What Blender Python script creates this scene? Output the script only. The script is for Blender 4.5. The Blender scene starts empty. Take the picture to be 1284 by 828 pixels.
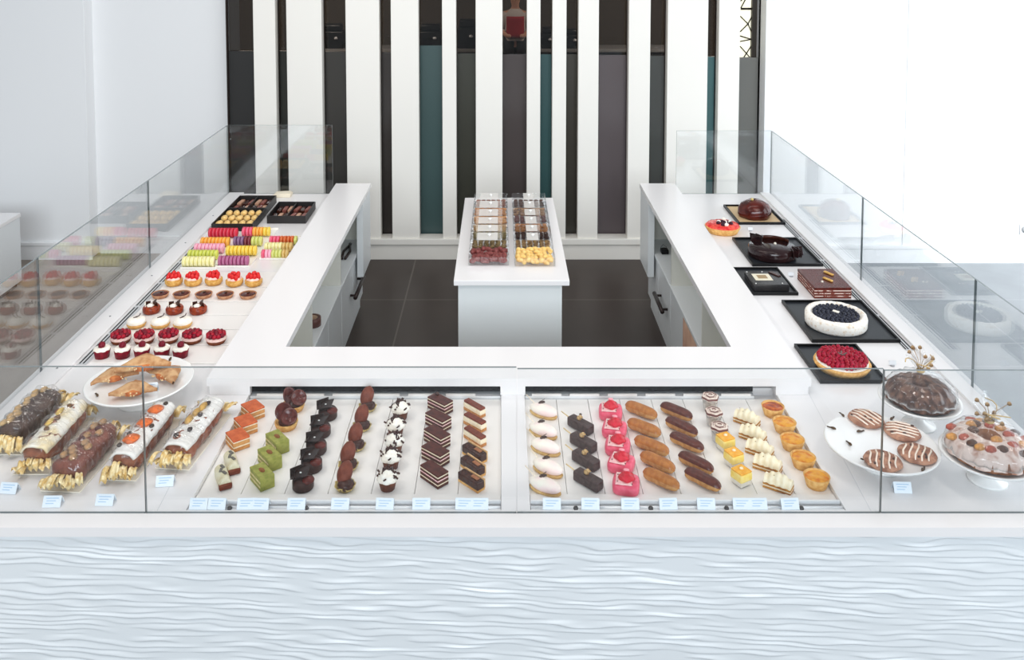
import bpy, bmesh, math, random
from mathutils import Vector, Matrix, noise
random.seed(7)
C = bpy.context.scene.collection
PI = math.pi
# ------------------------------------------------------------------ camera
FPX, PITCH, PX, HOR = 1130.0, math.atan(0.063), 628.0, -82.0
PY = HOR + FPX * math.tan(PITCH)
CAMZ = 2.67
S = 0.82                                  # height of the display surface
def ray(px, py):
    u, v = (px - PX) / FPX, -(py - PY) / FPX
    c, s = math.cos(PITCH), math.sin(PITCH)
    return Vector((u, c + v * s, -s + v * c))
def P(px, py, z=S):
    """photo pixel -> point on the horizontal plane at height z"""
    d = ray(px, py)
    t = (z - CAMZ) / d.z
    return Vector((d.x * t, d.y * t, z))
def PD(px, py, Y):
    """photo pixel -> point on the vertical plane at depth Y"""
    d = ray(px, py)
    t = Y / d.y
    return Vector((d.x * t, Y, CAMZ + d.z * t))
def zat(py, Y):
    return PD(PX, py, Y).z

# ------------------------------------------------------------------ materials
def lin(c):
    return tuple(((v / 255.0) / 12.92 if v / 255.0 <= 0.04045 else ((v / 255.0 + 0.055) / 1.055) ** 2.4) for v in c)
MATS = {}
def mat(name, c, rough=0.5, metal=0.0, c2=None, scale=40.0, bump=0.0, bscale=60.0, coat=0.0, spec=0.5, emit=0.0, lo=0.4, hi=0.6, sss=0.0, alpha=1.0):
    if name in MATS:
        return MATS[name]
    m = bpy.data.materials.new(name)
    m.use_nodes = True
    nt = m.node_tree
    b = nt.nodes['Principled BSDF']
    b.inputs['Base Color'].default_value = (*lin(c), 1)
    b.inputs['Roughness'].default_value = rough
    b.inputs['Metallic'].default_value = metal
    b.inputs['Coat Weight'].default_value = coat
    b.inputs['Coat Roughness'].default_value = 0.08
    b.inputs['Specular IOR Level'].default_value = spec
    b.inputs['Alpha'].default_value = alpha
    if sss:
        b.inputs['Subsurface Weight'].default_value = sss
        b.inputs['Subsurface Radius'].default_value = (0.01, 0.006, 0.004)
    if emit:
        b.inputs['Emission Color'].default_value = (*lin(c), 1)
        b.inputs['Emission Strength'].default_value = emit
    tc = None
    if c2 or bump:
        tc = nt.nodes.new('ShaderNodeTexCoord')
    if c2:
        n = nt.nodes.new('ShaderNodeTexNoise')
        n.inputs['Scale'].default_value = scale
        n.inputs['Detail'].default_value = 4
        r = nt.nodes.new('ShaderNodeValToRGB')
        r.color_ramp.elements[0].position = lo
        r.color_ramp.elements[1].position = hi
        r.color_ramp.elements[0].color = (*lin(c), 1)
        r.color_ramp.elements[1].color = (*lin(c2), 1)
        nt.links.new(tc.outputs['Object'], n.inputs['Vector'])
        nt.links.new(n.outputs['Fac'], r.inputs['Fac'])
        nt.links.new(r.outputs['Color'], b.inputs['Base Color'])
    if bump:
        n2 = nt.nodes.new('ShaderNodeTexNoise')
        n2.inputs['Scale'].default_value = bscale
        n2.inputs['Detail'].default_value = 3
        bp = nt.nodes.new('ShaderNodeBump')
        bp.inputs['Strength'].default_value = bump
        bp.inputs['Distance'].default_value = 0.004
        nt.links.new(tc.outputs['Object'], n2.inputs['Vector'])
        nt.links.new(n2.outputs['Fac'], bp.inputs['Height'])
        nt.links.new(bp.outputs['Normal'], b.inputs['Normal'])
    MATS[name] = m
    return m
def glassmat(name, tint=(1, 1, 1), ior=1.5, rough=0.0, haze=0.0, gain=1.0):
    """thin architectural glass: clear transmission, Fresnel mirror reflection"""
    m = bpy.data.materials.new(name)
    m.use_nodes = True
    nt = m.node_tree
    nt.nodes.clear()
    out = nt.nodes.new('ShaderNodeOutputMaterial')
    tr = nt.nodes.new('ShaderNodeBsdfTransparent'); tr.inputs[0].default_value = (*tint, 1)
    gl = nt.nodes.new('ShaderNodeBsdfGlossy'); gl.inputs['Roughness'].default_value = rough
    geo = nt.nodes.new('ShaderNodeNewGeometry')
    mr = nt.nodes.new('ShaderNodeMapRange')
    mr.inputs['To Min'].default_value = ior; mr.inputs['To Max'].default_value = 1.0 / ior
    nt.links.new(geo.outputs['Backfacing'], mr.inputs['Value'])
    fr = nt.nodes.new('ShaderNodeFresnel')
    nt.links.new(mr.outputs['Result'], fr.inputs['IOR'])
    mu = nt.nodes.new('ShaderNodeMath'); mu.operation = 'MULTIPLY'; mu.inputs[1].default_value = gain; mu.use_clamp = True
    nt.links.new(fr.outputs[0], mu.inputs[0])
    mix = nt.nodes.new('ShaderNodeMixShader')
    nt.links.new(mu.outputs[0], mix.inputs[0])
    nt.links.new(tr.outputs[0], mix.inputs[1]); nt.links.new(gl.outputs[0], mix.inputs[2])
    last = mix
    if haze:
        df = nt.nodes.new('ShaderNodeBsdfTranslucent'); df.inputs[0].default_value = (0.95, 0.95, 0.95, 1)
        d2 = nt.nodes.new('ShaderNodeBsdfDiffuse'); d2.inputs[0].default_value = (0.9, 0.9, 0.9, 1)
        a = nt.nodes.new('ShaderNodeAddShader')
        mm = nt.nodes.new('ShaderNodeMixShader'); mm.inputs[0].default_value = 0.6
        nt.links.new(df.outputs[0], mm.inputs[1]); nt.links.new(d2.outputs[0], mm.inputs[2])
        m3 = nt.nodes.new('ShaderNodeMixShader'); m3.inputs[0].default_value = haze
        nt.links.new(mix.outputs[0], m3.inputs[1]); nt.links.new(mm.outputs[0], m3.inputs[2])
        nt.nodes.remove(a)
        last = m3
    nt.links.new(last.outputs[0], out.inputs[0])
    MATS[name] = m
    return m

# ------------------------------------------------------------------ mesh helpers
def NB():
    return bmesh.new()
def _setm(faces, mi, smooth):
    for f in faces:
        f.material_index = mi
        f.smooth = smooth
def box(bm, x0, x1, y0, y1, z0, z1, mi=0, bevel=0.0, segs=2, M=None, smooth=False):
    vs = [bm.verts.new((x, y, z)) for z in (z0, z1) for y in (y0, y1) for x in (x0, x1)]
    q = [(0, 2, 3, 1), (4, 5, 7, 6), (0, 1, 5, 4), (1, 3, 7, 5), (3, 2, 6, 7), (2, 0, 4, 6)]
    fs = [bm.faces.new([vs[i] for i in f]) for f in q]
    _setm(fs, mi, smooth)
    if M is not None:
        for v in vs:
            v.co = M @ v.co
    if bevel:
        es = list({e for f in fs for e in f.edges})
        r = bmesh.ops.bevel(bm, geom=es, offset=bevel, segments=segs, profile=0.5, affect='EDGES', clamp_overlap=True)
        _setm(r['faces'], mi, True)
    return vs
def cbox(bm, sx, sy, sz, c=(0, 0, 0), mi=0, bevel=0.0, segs=2, rot=None, smooth=False):
    M = Matrix.Translation(c) @ (rot.to_4x4() if rot is not None else Matrix.Identity(4))
    return box(bm, -sx / 2, sx / 2, -sy / 2, sy / 2, -sz / 2, sz / 2, mi, bevel, segs, M, smooth)
def R(ax, deg):
    return Matrix.Rotation(math.radians(deg), 3, ax)
def lathe(bm, prof, n=28, mi=0, mis=None, sx=1.0, sy=1.0, c=(0, 0, 0), fn=None, smooth=True, rot=None):
    rings = []
    for k, (r, z) in enumerate(prof):
        if r < 1e-6:
            v = Vector((0, 0, z))
            if rot is not None: v = rot @ v
            rings.append([bm.verts.new(v + Vector(c))])
        else:
            ring = []
            for i in range(n):
                t = 2 * PI * i / n
                rr, zz = (fn(r, t, z) if fn else (r, z))
                v = Vector((rr * math.cos(t) * sx, rr * math.sin(t) * sy, zz))
                if rot is not None: v = rot @ v
                ring.append(bm.verts.new(v + Vector(c)))
            rings.append(ring)
    for k in range(len(rings) - 1):
        a, b = rings[k], rings[k + 1]
        m = mis[k] if mis else mi
        for i in range(n):
            j = (i + 1) % n
            if len(a) == 1 and len(b) == 1: continue
            if len(a) == 1: f = (a[0], b[j], b[i])
            elif len(b) == 1: f = (a[i], a[j], b[0])
            else: f = (a[i], a[j], b[j], b[i])
            ff = bm.faces.new(f if True else f)
            ff.material_index = m; ff.smooth = smooth
def ball(bm, r, c=(0, 0, 0), s=(1, 1, 1), mi=0, sub=2, nz=0.0, nf=30.0, rot=None, seed=0.0):
    res = bmesh.ops.create_icosphere(bm, subdivisions=sub, radius=r)
    c = Vector(c)
    for v in res['verts']:
        co = v.co.copy()
        if nz:
            co *= 1 + nz * noise.noise(co * nf + Vector((seed, seed * 1.7, 3.1)))
        co = Vector((co.x * s[0], co.y * s[1], co.z * s[2]))
        if rot is not None: co = rot @ co
        v.co = co + c
    fs = {f for v in res['verts'] for f in v.link_faces}
    _setm(fs, mi, True)
def tube(bm, pts, r, n=6, mi=0, cap=True, smooth=True):
    pts = [Vector(p) for p in pts]
    rings = []
    for i, p in enumerate(pts):
        d = (pts[min(i + 1, len(pts) - 1)] - pts[max(i - 1, 0)]).normalized()
        up = Vector((0, 0, 1)) if abs(d.z) < 0.9 else Vector((1, 0, 0))
        a = d.cross(up).normalized(); b = a.cross(d)
        rr = r[i] if isinstance(r, (list, tuple)) else r
        rings.append([bm.verts.new(p + a * rr * math.cos(2 * PI * k / n) + b * rr * math.sin(2 * PI * k / n)) for k in range(n)])
    fs = []
    for a, b in zip(rings, rings[1:]):
        for k in range(n):
            fs.append(bm.faces.new((a[k], a[(k + 1) % n], b[(k + 1) % n], b[k])))
    if cap:
        fs.append(bm.faces.new(rings[0][::-1])); fs.append(bm.faces.new(rings[-1]))
    _setm(fs, mi, smooth)
def prism(bm, poly, z0, z1, mi=0, mtop=None, M=None):
    n = len(poly)
    a = [bm.verts.new((x, y, z0)) for x, y in poly]
    b = [bm.verts.new((x, y, z1)) for x, y in poly]
    fs = [bm.faces.new((a[i], a[(i + 1) % n], b[(i + 1) % n], b[i])) for i in range(n)]
    _setm(fs, mi, False)
    t = [bm.faces.new(b), bm.faces.new(a[::-1])]
    _setm(t, mi if mtop is None else mtop, False)
    if M is not None:
        for v in a + b: v.co = M @ v.co
def sheet(bm, fn, nu, nv, mi=0, smooth=True, thick=0.0):
    """parametric sheet fn(u,v) -> point; thick>0 gives it a real second side"""
    g = [[bm.verts.new(fn(i / nu, j / nv)) for j in range(nv + 1)] for i in range(nu + 1)]
    fs = [bm.faces.new((g[i][j], g[i + 1][j], g[i + 1][j + 1], g[i][j + 1])) for i in range(nu) for j in range(nv)]
    _setm(fs, mi, smooth)
    if thick:
        bm.normal_update()
        r = bmesh.ops.solidify(bm, geom=fs, thickness=thick)
        for e in r['geom']:
            if isinstance(e, bmesh.types.BMFace):
                e.material_index = mi; e.smooth = smooth
def mesh(name, bm, mats):
    bmesh.ops.recalc_face_normals(bm, faces=bm.faces[:])
    me = bpy.data.meshes.new(name)
    bm.to_mesh(me); bm.free()
    for m in (mats if isinstance(mats, (list, tuple)) else [mats]):
        me.materials.append(m)
    return me
# ------------------------------------------------------------------ object helpers
def put(name, me, parent=None, loc=None, rz=None, label=None):
    o = bpy.data.objects.new(name, me)
    C.objects.link(o)
    if parent is not None: o.parent = parent
    if loc is not None: o.location = loc
    if rz is not None: o.rotation_euler = (0, 0, rz)
    if label: o['label'] = label
    return o
def obj(name, bm, mats, parent=None, loc=None, rz=None, label=None):
    return put(name, mesh(name, bm, mats), parent, loc, rz, label)
def tag(o, label, cat, group=None):
    o['label'] = label; o['category'] = cat
    if group: o['group'] = group
    return o
def thing(name, label, cat, loc=(0, 0, 0), rz=0.0, group=None, scale=1.0):
    o = bpy.data.objects.new(name, None)
    o.empty_display_size = 0.05
    C.objects.link(o)
    o.location = loc; o.rotation_euler = (0, 0, rz); o.scale = (scale,) * 3
    return tag(o, label, cat, group)
def struct(name, bm, mats, parent=None):
    o = obj(name, bm, mats, parent)
    if parent is None: o['kind'] = 'structure'
    return o
def make(proto, label, loc, rz=0.0, group=None, scale=1.0):
    """one more copy of a thing: proto = (name, category, [(part, mesh, [(sub-part, mesh)...], label?)...])"""
    name, cat, parts = proto
    if len(parts) == 1 and parts[0][0] == name:
        o = put(name, parts[0][1], None, loc, rz)
        o.scale = (scale,) * 3
        return tag(o, label, cat, group)
    t = thing(name, label, cat, loc, rz, group, scale)
    for p in parts:
        c = put(p[0], p[1], t, p[3] if len(p) > 3 and p[3] is not None else None)
        if len(p) > 4 and p[4]: c['label'] = p[4]
        for s in (p[2] if len(p) > 2 and p[2] else []):
            put(s[0], s[1], c, s[2] if len(s) > 2 else None)
    return t
ORD = ['nearest', 'second', 'third', 'fourth', 'fifth', 'sixth', 'seventh', 'eighth', 'ninth', 'tenth', 'eleventh', 'twelfth']
def ang(p, q, z=S):
    d = P(*q, z) - P(*p, z)
    return math.atan2(d.y, d.x)

# ------------------------------------------------------------------ palette
WHITE = mat('white solid surface', (238, 236, 236), 0.22)
PAINT = mat('white wall paint', (236, 237, 238), 0.55)
SLATW = mat('white slat paint', (243, 240, 233), 0.4)
CABW = mat('white cabinet lacquer', (226, 230, 232), 0.3)
TRAYW = mat('white tray', (243, 240, 236), 0.3)
CHROME = mat('brushed steel', (238, 240, 242), 0.4, 0.3)
BLACK = mat('black plastic', (16, 16, 18), 0.35, spec=.2)
VENT = mat('dark vent', (8, 12, 18), 0.6, spec=.08)
GREYM = mat('grey metal', (120, 124, 128), 0.4, 0.6)
SEAM = mat('seam shadow grey', (150, 156, 164), 0.6)
GLASS = glassmat('clear glass', (0.982, 0.993, 0.998), 1.5, gain=1.25)
GEDGE = mat('polished glass edge', (112, 122, 124), 0.25, spec=0.6)
ACRYL = glassmat('clear acrylic', (0.985, 0.985, 0.985), 1.45)
CELLO = glassmat('cellophane', (0.98, 0.98, 0.98), 1.5, rough=0.05, haze=0.035)
DGLASS = glassmat('smoked glass', (0.6, 0.6, 0.6), 1.45)
CARD = mat('pale blue card', (234, 243, 250), 0.5)
PRINT = mat('pale blue print', (176, 206, 232), 0.6)
PORC = mat('white porcelain', (246, 245, 243), 0.15, coat=0.3)
# ================================================================== ROOM
YW = P(628, 325.5, 0).y                    # plane of the slatted wall
YR = P(1150, 329, 0).y                     # right wall plane
YL = P(60, 325, 0).y                       # left wall (nearer piece)
YLM = P(200, 317, 0).y                     # left wall (set back piece)
def floor_mat(nm, ca, cb, cm):
    m = bpy.data.materials.new(nm); m.use_nodes = True
    nt = m.node_tree; b = nt.nodes['Principled BSDF']
    b.inputs['Roughness'].default_value = 0.4; b.inputs['Specular IOR Level'].default_value = 0.35
    tc = nt.nodes.new('ShaderNodeTexCoord'); mp = nt.nodes.new('ShaderNodeMapping')
    g = P(508, 376, 0)
    mp.inputs['Location'].default_value = (-g.x, -g.y, 0)
    br = nt.nodes.new('ShaderNodeTexBrick')
    br.offset = 0.0; br.inputs['Scale'].default_value = 1.0
    br.inputs['Brick Width'].default_value = 1.02; br.inputs['Row Height'].default_value = 1.02
    br.inputs['Mortar Size'].default_value = 0.006
    br.inputs['Color1'].default_value = (*lin(ca), 1); br.inputs['Color2'].default_value = (*lin(cb), 1)
    br.inputs['Mortar'].default_value = (*lin(cm), 1)
    ns = nt.nodes.new('ShaderNodeTexNoise'); ns.inputs['Scale'].default_value = 3.0; ns.inputs['Detail'].default_value = 6
    mx = nt.nodes.new('ShaderNodeMixRGB'); mx.blend_type = 'OVERLAY'; mx.inputs[0].default_value = 0.25
    nt.links.new(tc.outputs['Object'], mp.inputs['Vector']); nt.links.new(mp.outputs[0], br.inputs['Vector'])
    nt.links.new(tc.outputs['Object'], ns.inputs['Vector'])
    nt.links.new(br.outputs['Color'], mx.inputs[1]); nt.links.new(ns.outputs['Fac'], mx.inputs[2])
    nt.links.new(mx.outputs[0], b.inputs['Base Color'])
    return m
bm = NB(); box(bm, -1.85, 1.85, -6, 18.5, -0.1, 0); struct('floor', bm, floor_mat('dark floor tiles', (60, 50, 45), (55, 46, 41), (92, 84, 78)))
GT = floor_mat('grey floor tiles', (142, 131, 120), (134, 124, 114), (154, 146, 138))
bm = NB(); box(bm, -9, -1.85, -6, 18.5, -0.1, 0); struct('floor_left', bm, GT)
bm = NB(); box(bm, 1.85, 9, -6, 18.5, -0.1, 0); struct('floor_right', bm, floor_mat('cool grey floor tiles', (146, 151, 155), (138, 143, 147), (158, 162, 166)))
WTOP = 4.2
XL1 = PD(281, 100, YW).x                   # where the slats begin
XR1 = PD(956.5, 100, YW).x
XP = PD(114, 325, YL).x                    # return of the nearer left wall
bm = NB()
box(bm, -9, XP, YL, YL + 0.45, 0, WTOP, bevel=0.004)
box(bm, XP - 0.02, XL1, YLM, YLM + 0.3, 0, WTOP)
struct('wall_left', bm, PAINT)
bm = NB(); box(bm, XR1, 9, YR, YR + 0.3, 0, WTOP)
xs = PD(1137, 100, YR).x
box(bm, xs, 9, YR - 0.006, YR, 0, WTOP)
struct('wall_right', bm, PAINT)
def baseboard(name, x0, x1, y, h, cap=0.03):
    b = NB()
    box(b, x0, x1, y - 0.018, y, 0, h - cap)
    box(b, x0, x1, y - 0.026, y, h - cap, h, bevel=0.004)
    return struct(name, b, PAINT)
hb = zat(303, YL)
baseboard('baseboard_left', -9, XP + 0.018, YL, hb)
baseboard('baseboard_mid', XP + 0.02, XL1 - 0.01, YLM, hb)
baseboard('baseboard_right', XR1, 9, YR, zat(307, YR))
# slatted wall: white slats standing in front of dark panels, on a white rail
EDG = [281, 318.5, 346, 360, 404, 434, 476, 490.5, 525, 554.5, 572, 596.5, 630, 660.5, 677.5, 692.5, 710, 725, 750.5, 788, 815, 836.5, 887, 900.5, 927, 956.5]
ZR = zat(299, YW)
ex = [PD(x, 100, YW).x for x in EDG]
for i in range(1, len(ex) - 1, 2):
    b = NB(); box(b, ex[i], ex[i + 1], YW, YW + 0.09, ZR, WTOP, bevel=0.003)
    struct('trim_%d' % ((i + 1) // 2), b, SLATW)
b = NB()
box(b, XL1, XR1, YW - 0.0, YW + 0.12, 0, ZR - 0.05)
box(b, XL1, XR1, YW - 0.018, YW + 0.12, ZR - 0.05, ZR, bevel=0.004)
struct('baseboard_center', b, SLATW)
PCOL = [(52, 52, 52), (46, 47, 42), (62, 60, 57), (58, 52, 49), (66, 88, 88), (62, 62, 54), (76, 68, 67), (58, 92, 93), (66, 62, 54), (94, 86, 88), (80, 82, 80), (86, 124, 126), (128, 128, 124)]
PTOP = [64, 64, 65, 66, 57, 67, 68, 68, 68, 69, 70, 71, 72]
for k in range(13):
    x0, x1 = ex[2 * k] - 0.02, ex[2 * k + 1] + 0.02
    zt = zat(PTOP[k], YW + 0.15)
    pm = mat('tinted panel %d' % k, PCOL[k], 0.3, spec=0.35)
    b = NB(); box(b, x0, x1, YW + 0.14, YW + 0.17, ZR - 0.05, zt)
    struct('window_%d' % (k + 1), b, pm)
    if k < 12:
        b = NB(); box(b, x0, x1, YW + 0.145, YW + 0.153, zt, WTOP)
        o = obj('glass_pane', b, DGLASS, bpy.data.objects['window_%d' % (k + 1)])
        o['label'] = 'smoked glass above the opaque panel'
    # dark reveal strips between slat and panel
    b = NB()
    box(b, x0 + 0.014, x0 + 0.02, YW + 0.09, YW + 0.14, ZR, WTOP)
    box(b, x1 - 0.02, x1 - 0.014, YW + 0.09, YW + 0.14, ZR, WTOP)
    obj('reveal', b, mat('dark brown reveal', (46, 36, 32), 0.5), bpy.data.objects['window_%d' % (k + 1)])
# last opening: leaded lattice in front of a lit cream pane
k = 12
w13 = bpy.data.objects['window_13']
x0, x1 = ex[24], ex[25]; zt = zat(72, YW + 0.15)
xa, xb_, xc, xd = [PD(x, 30, YW + 0.16).x for x in (925, 943, 949, 953)]
b = NB(); box(b, x0 - 0.05, xb_, YW + 0.2, YW + 0.22, zt - 0.3, WTOP)
obj('lit_pane', b, mat('lit cream pane', (250, 246, 222), 0.5, emit=0.75), w13)
b = NB(); box(b, xc, xd, YW + 0.2, YW + 0.22, zt - 0.3, WTOP)
obj('lit_pane', b, mat('lit white pane', (252, 250, 248), 0.5, emit=0.8), w13)
IRON = mat('dark iron', (44, 36, 28), 0.5, 0.2)
b = NB()
box(b, xb_, xc, YW + 0.155, YW + 0.2, zt - 0.3, WTOP)
box(b, xd, x1 + 0.02, YW + 0.155, YW + 0.2, zt - 0.3, WTOP)
obj('mullion', b, IRON, w13)
b = NB()
def L2(px, py): return PD(px, py, YW + 0.18)
for p, q, r in [((929, 11), (946, 11), .010), ((928, 20), (938, 30), .005), ((938, 30), (928, 40), .005), ((938, 30), (943, 20), .005), ((938, 30), (943, 42), .005),
                ((928, 45), (944, 50), .006), ((928, 52), (944, 49), .005), ((928, 58), (936, 67), .005), ((936, 67), (943, 56), .005), ((936, 67), (932, 73), .005), ((936, 67), (941, 73), .005),
                ((928, 2), (934, -4), .005), ((929, 10), (936, -3), .005)]:
    tube(b, [L2(*p), L2(*q)], r)
obj('lattice', b, IRON, w13)
# added back room standing in for what the smoked glass reflects
KY = 16.6
b = NB()
box(b, -5, 5, KY, KY + 0.2, 0, 3.6); box(b, -5, -4.9, YW + 0.5, KY, 0, 3.6); box(b, 4.9, 5, YW + 0.5, KY, 0, 3.6)
box(b, -5, -4.9 + 2, YW + 0.5, YW + 0.6, 0, 3.6); box(b, 2.9, 5, YW + 0.5, YW + 0.6, 0, 3.6)
struct('wall_back', b, mat('dim brown wall', (92, 84, 74), 0.7))
b = NB(); box(b, -5, 5, YW + 0.2, KY + 0.2, 3.6, 3.7)  # added cover that keeps world light out of the back room
struct('ceiling', b, mat('dim ceiling', (120, 112, 102), 0.8))
b = NB(); box(b, -5.0, -4.9, YW + 0.12, YW + 0.6, 0, 3.7); box(b, 4.9, 5, YW + 0.12, YW + 0.6, 0, 3.7)
box(b, -5, XL1 - 0.1, YW + 0.3, YW + 0.4, 0, 3.7); box(b, XR1 + 0.1, 5, YW + 0.3, YW + 0.4, 0, 3.7)
box(b, XL1 - 0.1, XR1 + 0.1, YW + 0.06, YW + 0.2, 3.6, WTOP)
struct('wall_partition', b, mat('dim brown wall', (92, 84, 74), 0.7))
lk = bpy.data.lights.new('back room fill', 'AREA'); lk.energy = 190; lk.size = 1.2; lk.color = (1, .85, .72)  # added light to brighten the stand-in room, no fitting is seen
for lx in (-3.2, 3.2):
    o = bpy.data.objects.new('back_room_fill', lk); o.location = (lx, 13.2, 3.5); C.objects.link(o)
# added worktop and dark machines imitating reflections in the glass
t = thing('standin_counter', 'grey counter standing in for the smoked glass reflection behind the slats', 'counter', (0, 15.7, 0))
ktop = zat(62, 15.4)
b = NB(); box(b, -3.2, 3.2, -0.3, 0.35, ktop - 0.05, ktop, bevel=0.005); obj('worktop', b, mat('grey worktop', (150, 150, 150), 0.4), t)
b = NB()
for i in range(6):
    box(b, -3.15 + i * 1.05, -3.15 + i * 1.05 + 1.04, -0.27, 0.33, 0, ktop - 0.05, bevel=0.01)
obj('cabinet_base', b, mat('dark cabinet', (48, 46, 46), 0.5), t)
DARK = mat('dark machine', (24, 26, 26), 0.35)
def machine(px, py0, py1, w, label, cat, kind, red=False):
    c = PD(px, py1, 15.65); h = zat(py0, 15.65) - ktop
    t = thing(kind, label, cat, (c.x, 15.65, ktop))
    b = NB(); box(b, -w / 2, w / 2, -0.15, 0.15, 0, h * .72, bevel=0.02); obj('body', b, DARK, t)
    b = NB(); box(b, -w / 2 * .8, w / 2 * .8, -0.12, 0.12, h * .72, h, bevel=0.03); obj('hopper', b, DARK, t)
    b = NB(); lathe(b, [(0, 0), (.03, 0), (.035, .02), (.02, .04), (0, .045)], 12, c=(w * .2, -.17, h * .4), rot=None); obj('knob', b, CHROME, t)
machine(540, 30, 57, .42, 'low black stand-in machine on the far counter behind the teal opening', 'coffee machine', 'standin_machine')
machine(586, 24, 62, .34, 'black stand-in machine with a bright knob behind the fifth gap from the left', 'coffee machine', 'standin_machine')
machine(686, 34, 60, .22, 'small black stand-in grinder on the far counter behind the narrow teal gap', 'grinder', 'standin_grinder')
machine(716, 36, 58, .26, 'small dark stand-in grinder on the far counter right of the narrow teal gap', 'grinder', 'standin_grinder')
machine(418, 30, 62, .4, 'dark stand-in machine on the far counter behind the third gap from the left', 'coffee machine', 'standin_machine')
# added person behind the glass imitating a reflected figure
def person():
    base = PD(646, 30, 14.9); x = base.x
    hz = zat(1, 14.9)                      # middle of the head
    k = (hz + 0.11) / 1.70
    t = thing('person', 'person in a pale shirt with a red apron standing in for a glass reflection', 'person', (x, 14.9, 0))
    V = [((0, 0, .95), .15), ((0, 0, 1.15), .145), ((0, 0, 1.34), .15), ((0, .01, 1.45), .07), ((0, 0, 1.53), .06), ((0, -.01, 1.60), .095), ((0, -.01, 1.67), .075),
         ((.17, 0, 1.38), .06), ((.25, -.02, 1.12), .047), ((.14, -.22, 1.02), .037), ((.08, -.29, 1.03), .035),
         ((-.17, 0, 1.38), .06), ((-.25, -.02, 1.12), .047), ((-.14, -.22, 1.02), .037), ((-.08, -.29, 1.03), .035),
         ((.09, 0, .84), .095), ((.1, -.01, .48), .065), ((.1, .02, .09), .05), ((.1, -.12, .04), .045),
         ((-.09, 0, .84), .095), ((-.1, -.01, .48), .065), ((-.1, .02, .09), .05), ((-.1, -.12, .04), .045)]
    E = [(0, 1), (1, 2), (2, 3), (3, 4), (4, 5), (5, 6), (2, 7), (7, 8), (8, 9), (9, 10), (2, 11), (11, 12), (12, 13), (13, 14), (0, 15), (15, 16), (16, 17), (17, 18), (0, 19), (19, 20), (20, 21), (21, 22)]
    me = bpy.data.meshes.new('body')
    me.from_pydata([Vector(v) * k for v, r in V], E, [])
    o = put('body', me, t)
    sk = o.modifiers.new('skin', 'SKIN')
    for i, (v, r) in enumerate(V):
        me.skin_vertices[0].data[i].radius = (r * k, r * k * .85)
    me.skin_vertices[0].data[0].use_root = True
    ss = o.modifiers.new('sub', 'SUBSURF'); ss.levels = ss.render_levels = 2
    me.materials.append(mat('skin tone', (214, 160, 134), 0.5))
    # clothing bands over the body
    def band(name, zs, rs, col, sy=.85):
        b = NB(); lathe(b, [(r * k, z * k) for z, r in zip(zs, rs)], 24, sy=sy); obj(name, b, mat(name + ' cloth', col, .8), t)
    band('shirt', [.93, 1.0, 1.2, 1.36, 1.43, 1.46], [.18, .185, .18, .19, .12, .08], (206, 196, 190))
    b = NB()
    for s in (1, -1):
        tube(b, [Vector((s * .15, 0, 1.39)) * k, Vector((s * .25, -.02, 1.12)) * k, Vector((s * .2, -.12, 1.07)) * k], [.075 * k, .062 * k, .055 * k], 12)
    obj('sleeves', b, mat('shirt cloth', (206, 196, 190), .8), t)
    def ap(u, v):
        a = (u - .5) * 1.7
        return Vector((math.sin(a) * .198, -math.cos(a) * .172, .98 + v * .36)) * k
    b = NB(); sheet(b, ap, 12, 6, thick=.006); obj('apron', b, mat('red apron cloth', (168, 34, 44), .8), t, label='red apron bib')
    b = NB()
    for s in (1, -1):
        tube(b, [Vector((s * .07, 0, .98)) * k, Vector((s * .095, 0, .8)) * k, Vector((s * .1, -.01, .48)) * k, Vector((s * .1, .02, .1)) * k], [.12 * k, .11 * k, .08 * k, .065 * k], 14)
    obj('trousers', b, mat('dark trousers', (28, 28, 32), .8), t)
    b = NB(); ball(b, .11 * k, (0, .02 * k, 1.655 * k), (.95, 1.0, .85), sub=3, nz=.05); obj('hair', b, mat('dark hair', (40, 28, 22), .6), t)
    b = NB()
    ball(b, .014 * k, (0, -.10 * k, 1.6 * k), (1, 1.2, 1.3)); obj('nose', b, mat('skin tone', (214, 160, 134), .5), t)
person()
# low white plinth at the left edge, its far right corner is in view
a = P(29, 358, 0)
ph = PD(26, 267, a.y).z
t = thing('plinth', 'low white display plinth by the left wall at the photo edge', 'plinth', (a.x - 0.45, a.y - 0.5, 0.0005))
b = NB(); box(b, -0.445, 0.445, -0.5, 0.495, 0.04, ph - 0.03, bevel=.003); obj('body', b, CABW, t)
b = NB(); box(b, -0.45, 0.45, -0.5, 0.5, ph - 0.03, ph, bevel=.003); obj('top', b, WHITE, t)
b = NB(); box(b, -0.42, 0.42, -0.47, 0.47, 0, 0.04); obj('plinth_base', b, BLACK, t)
# grey wall plate at the right edge
c = PD(1284, 287, YR)
t = thing('wall_socket', 'small grey socket plate on the right wall at the photo edge', 'socket', (c.x, YR - 0.006, c.z))
b = NB(); cbox(b, .085, .012, .085, (0, -.006, 0), bevel=.003); obj('plate', b, mat('grey plate', (214, 215, 217), .4), t)
b = NB(); lathe(b, [(0, 0), (.028, 0), (.03, .004), (0, .004)], 16, rot=R('X', 90), c=(0, -.012, 0)); obj('inset', b, mat('grey inset', (176, 178, 180), .4), t)
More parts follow.
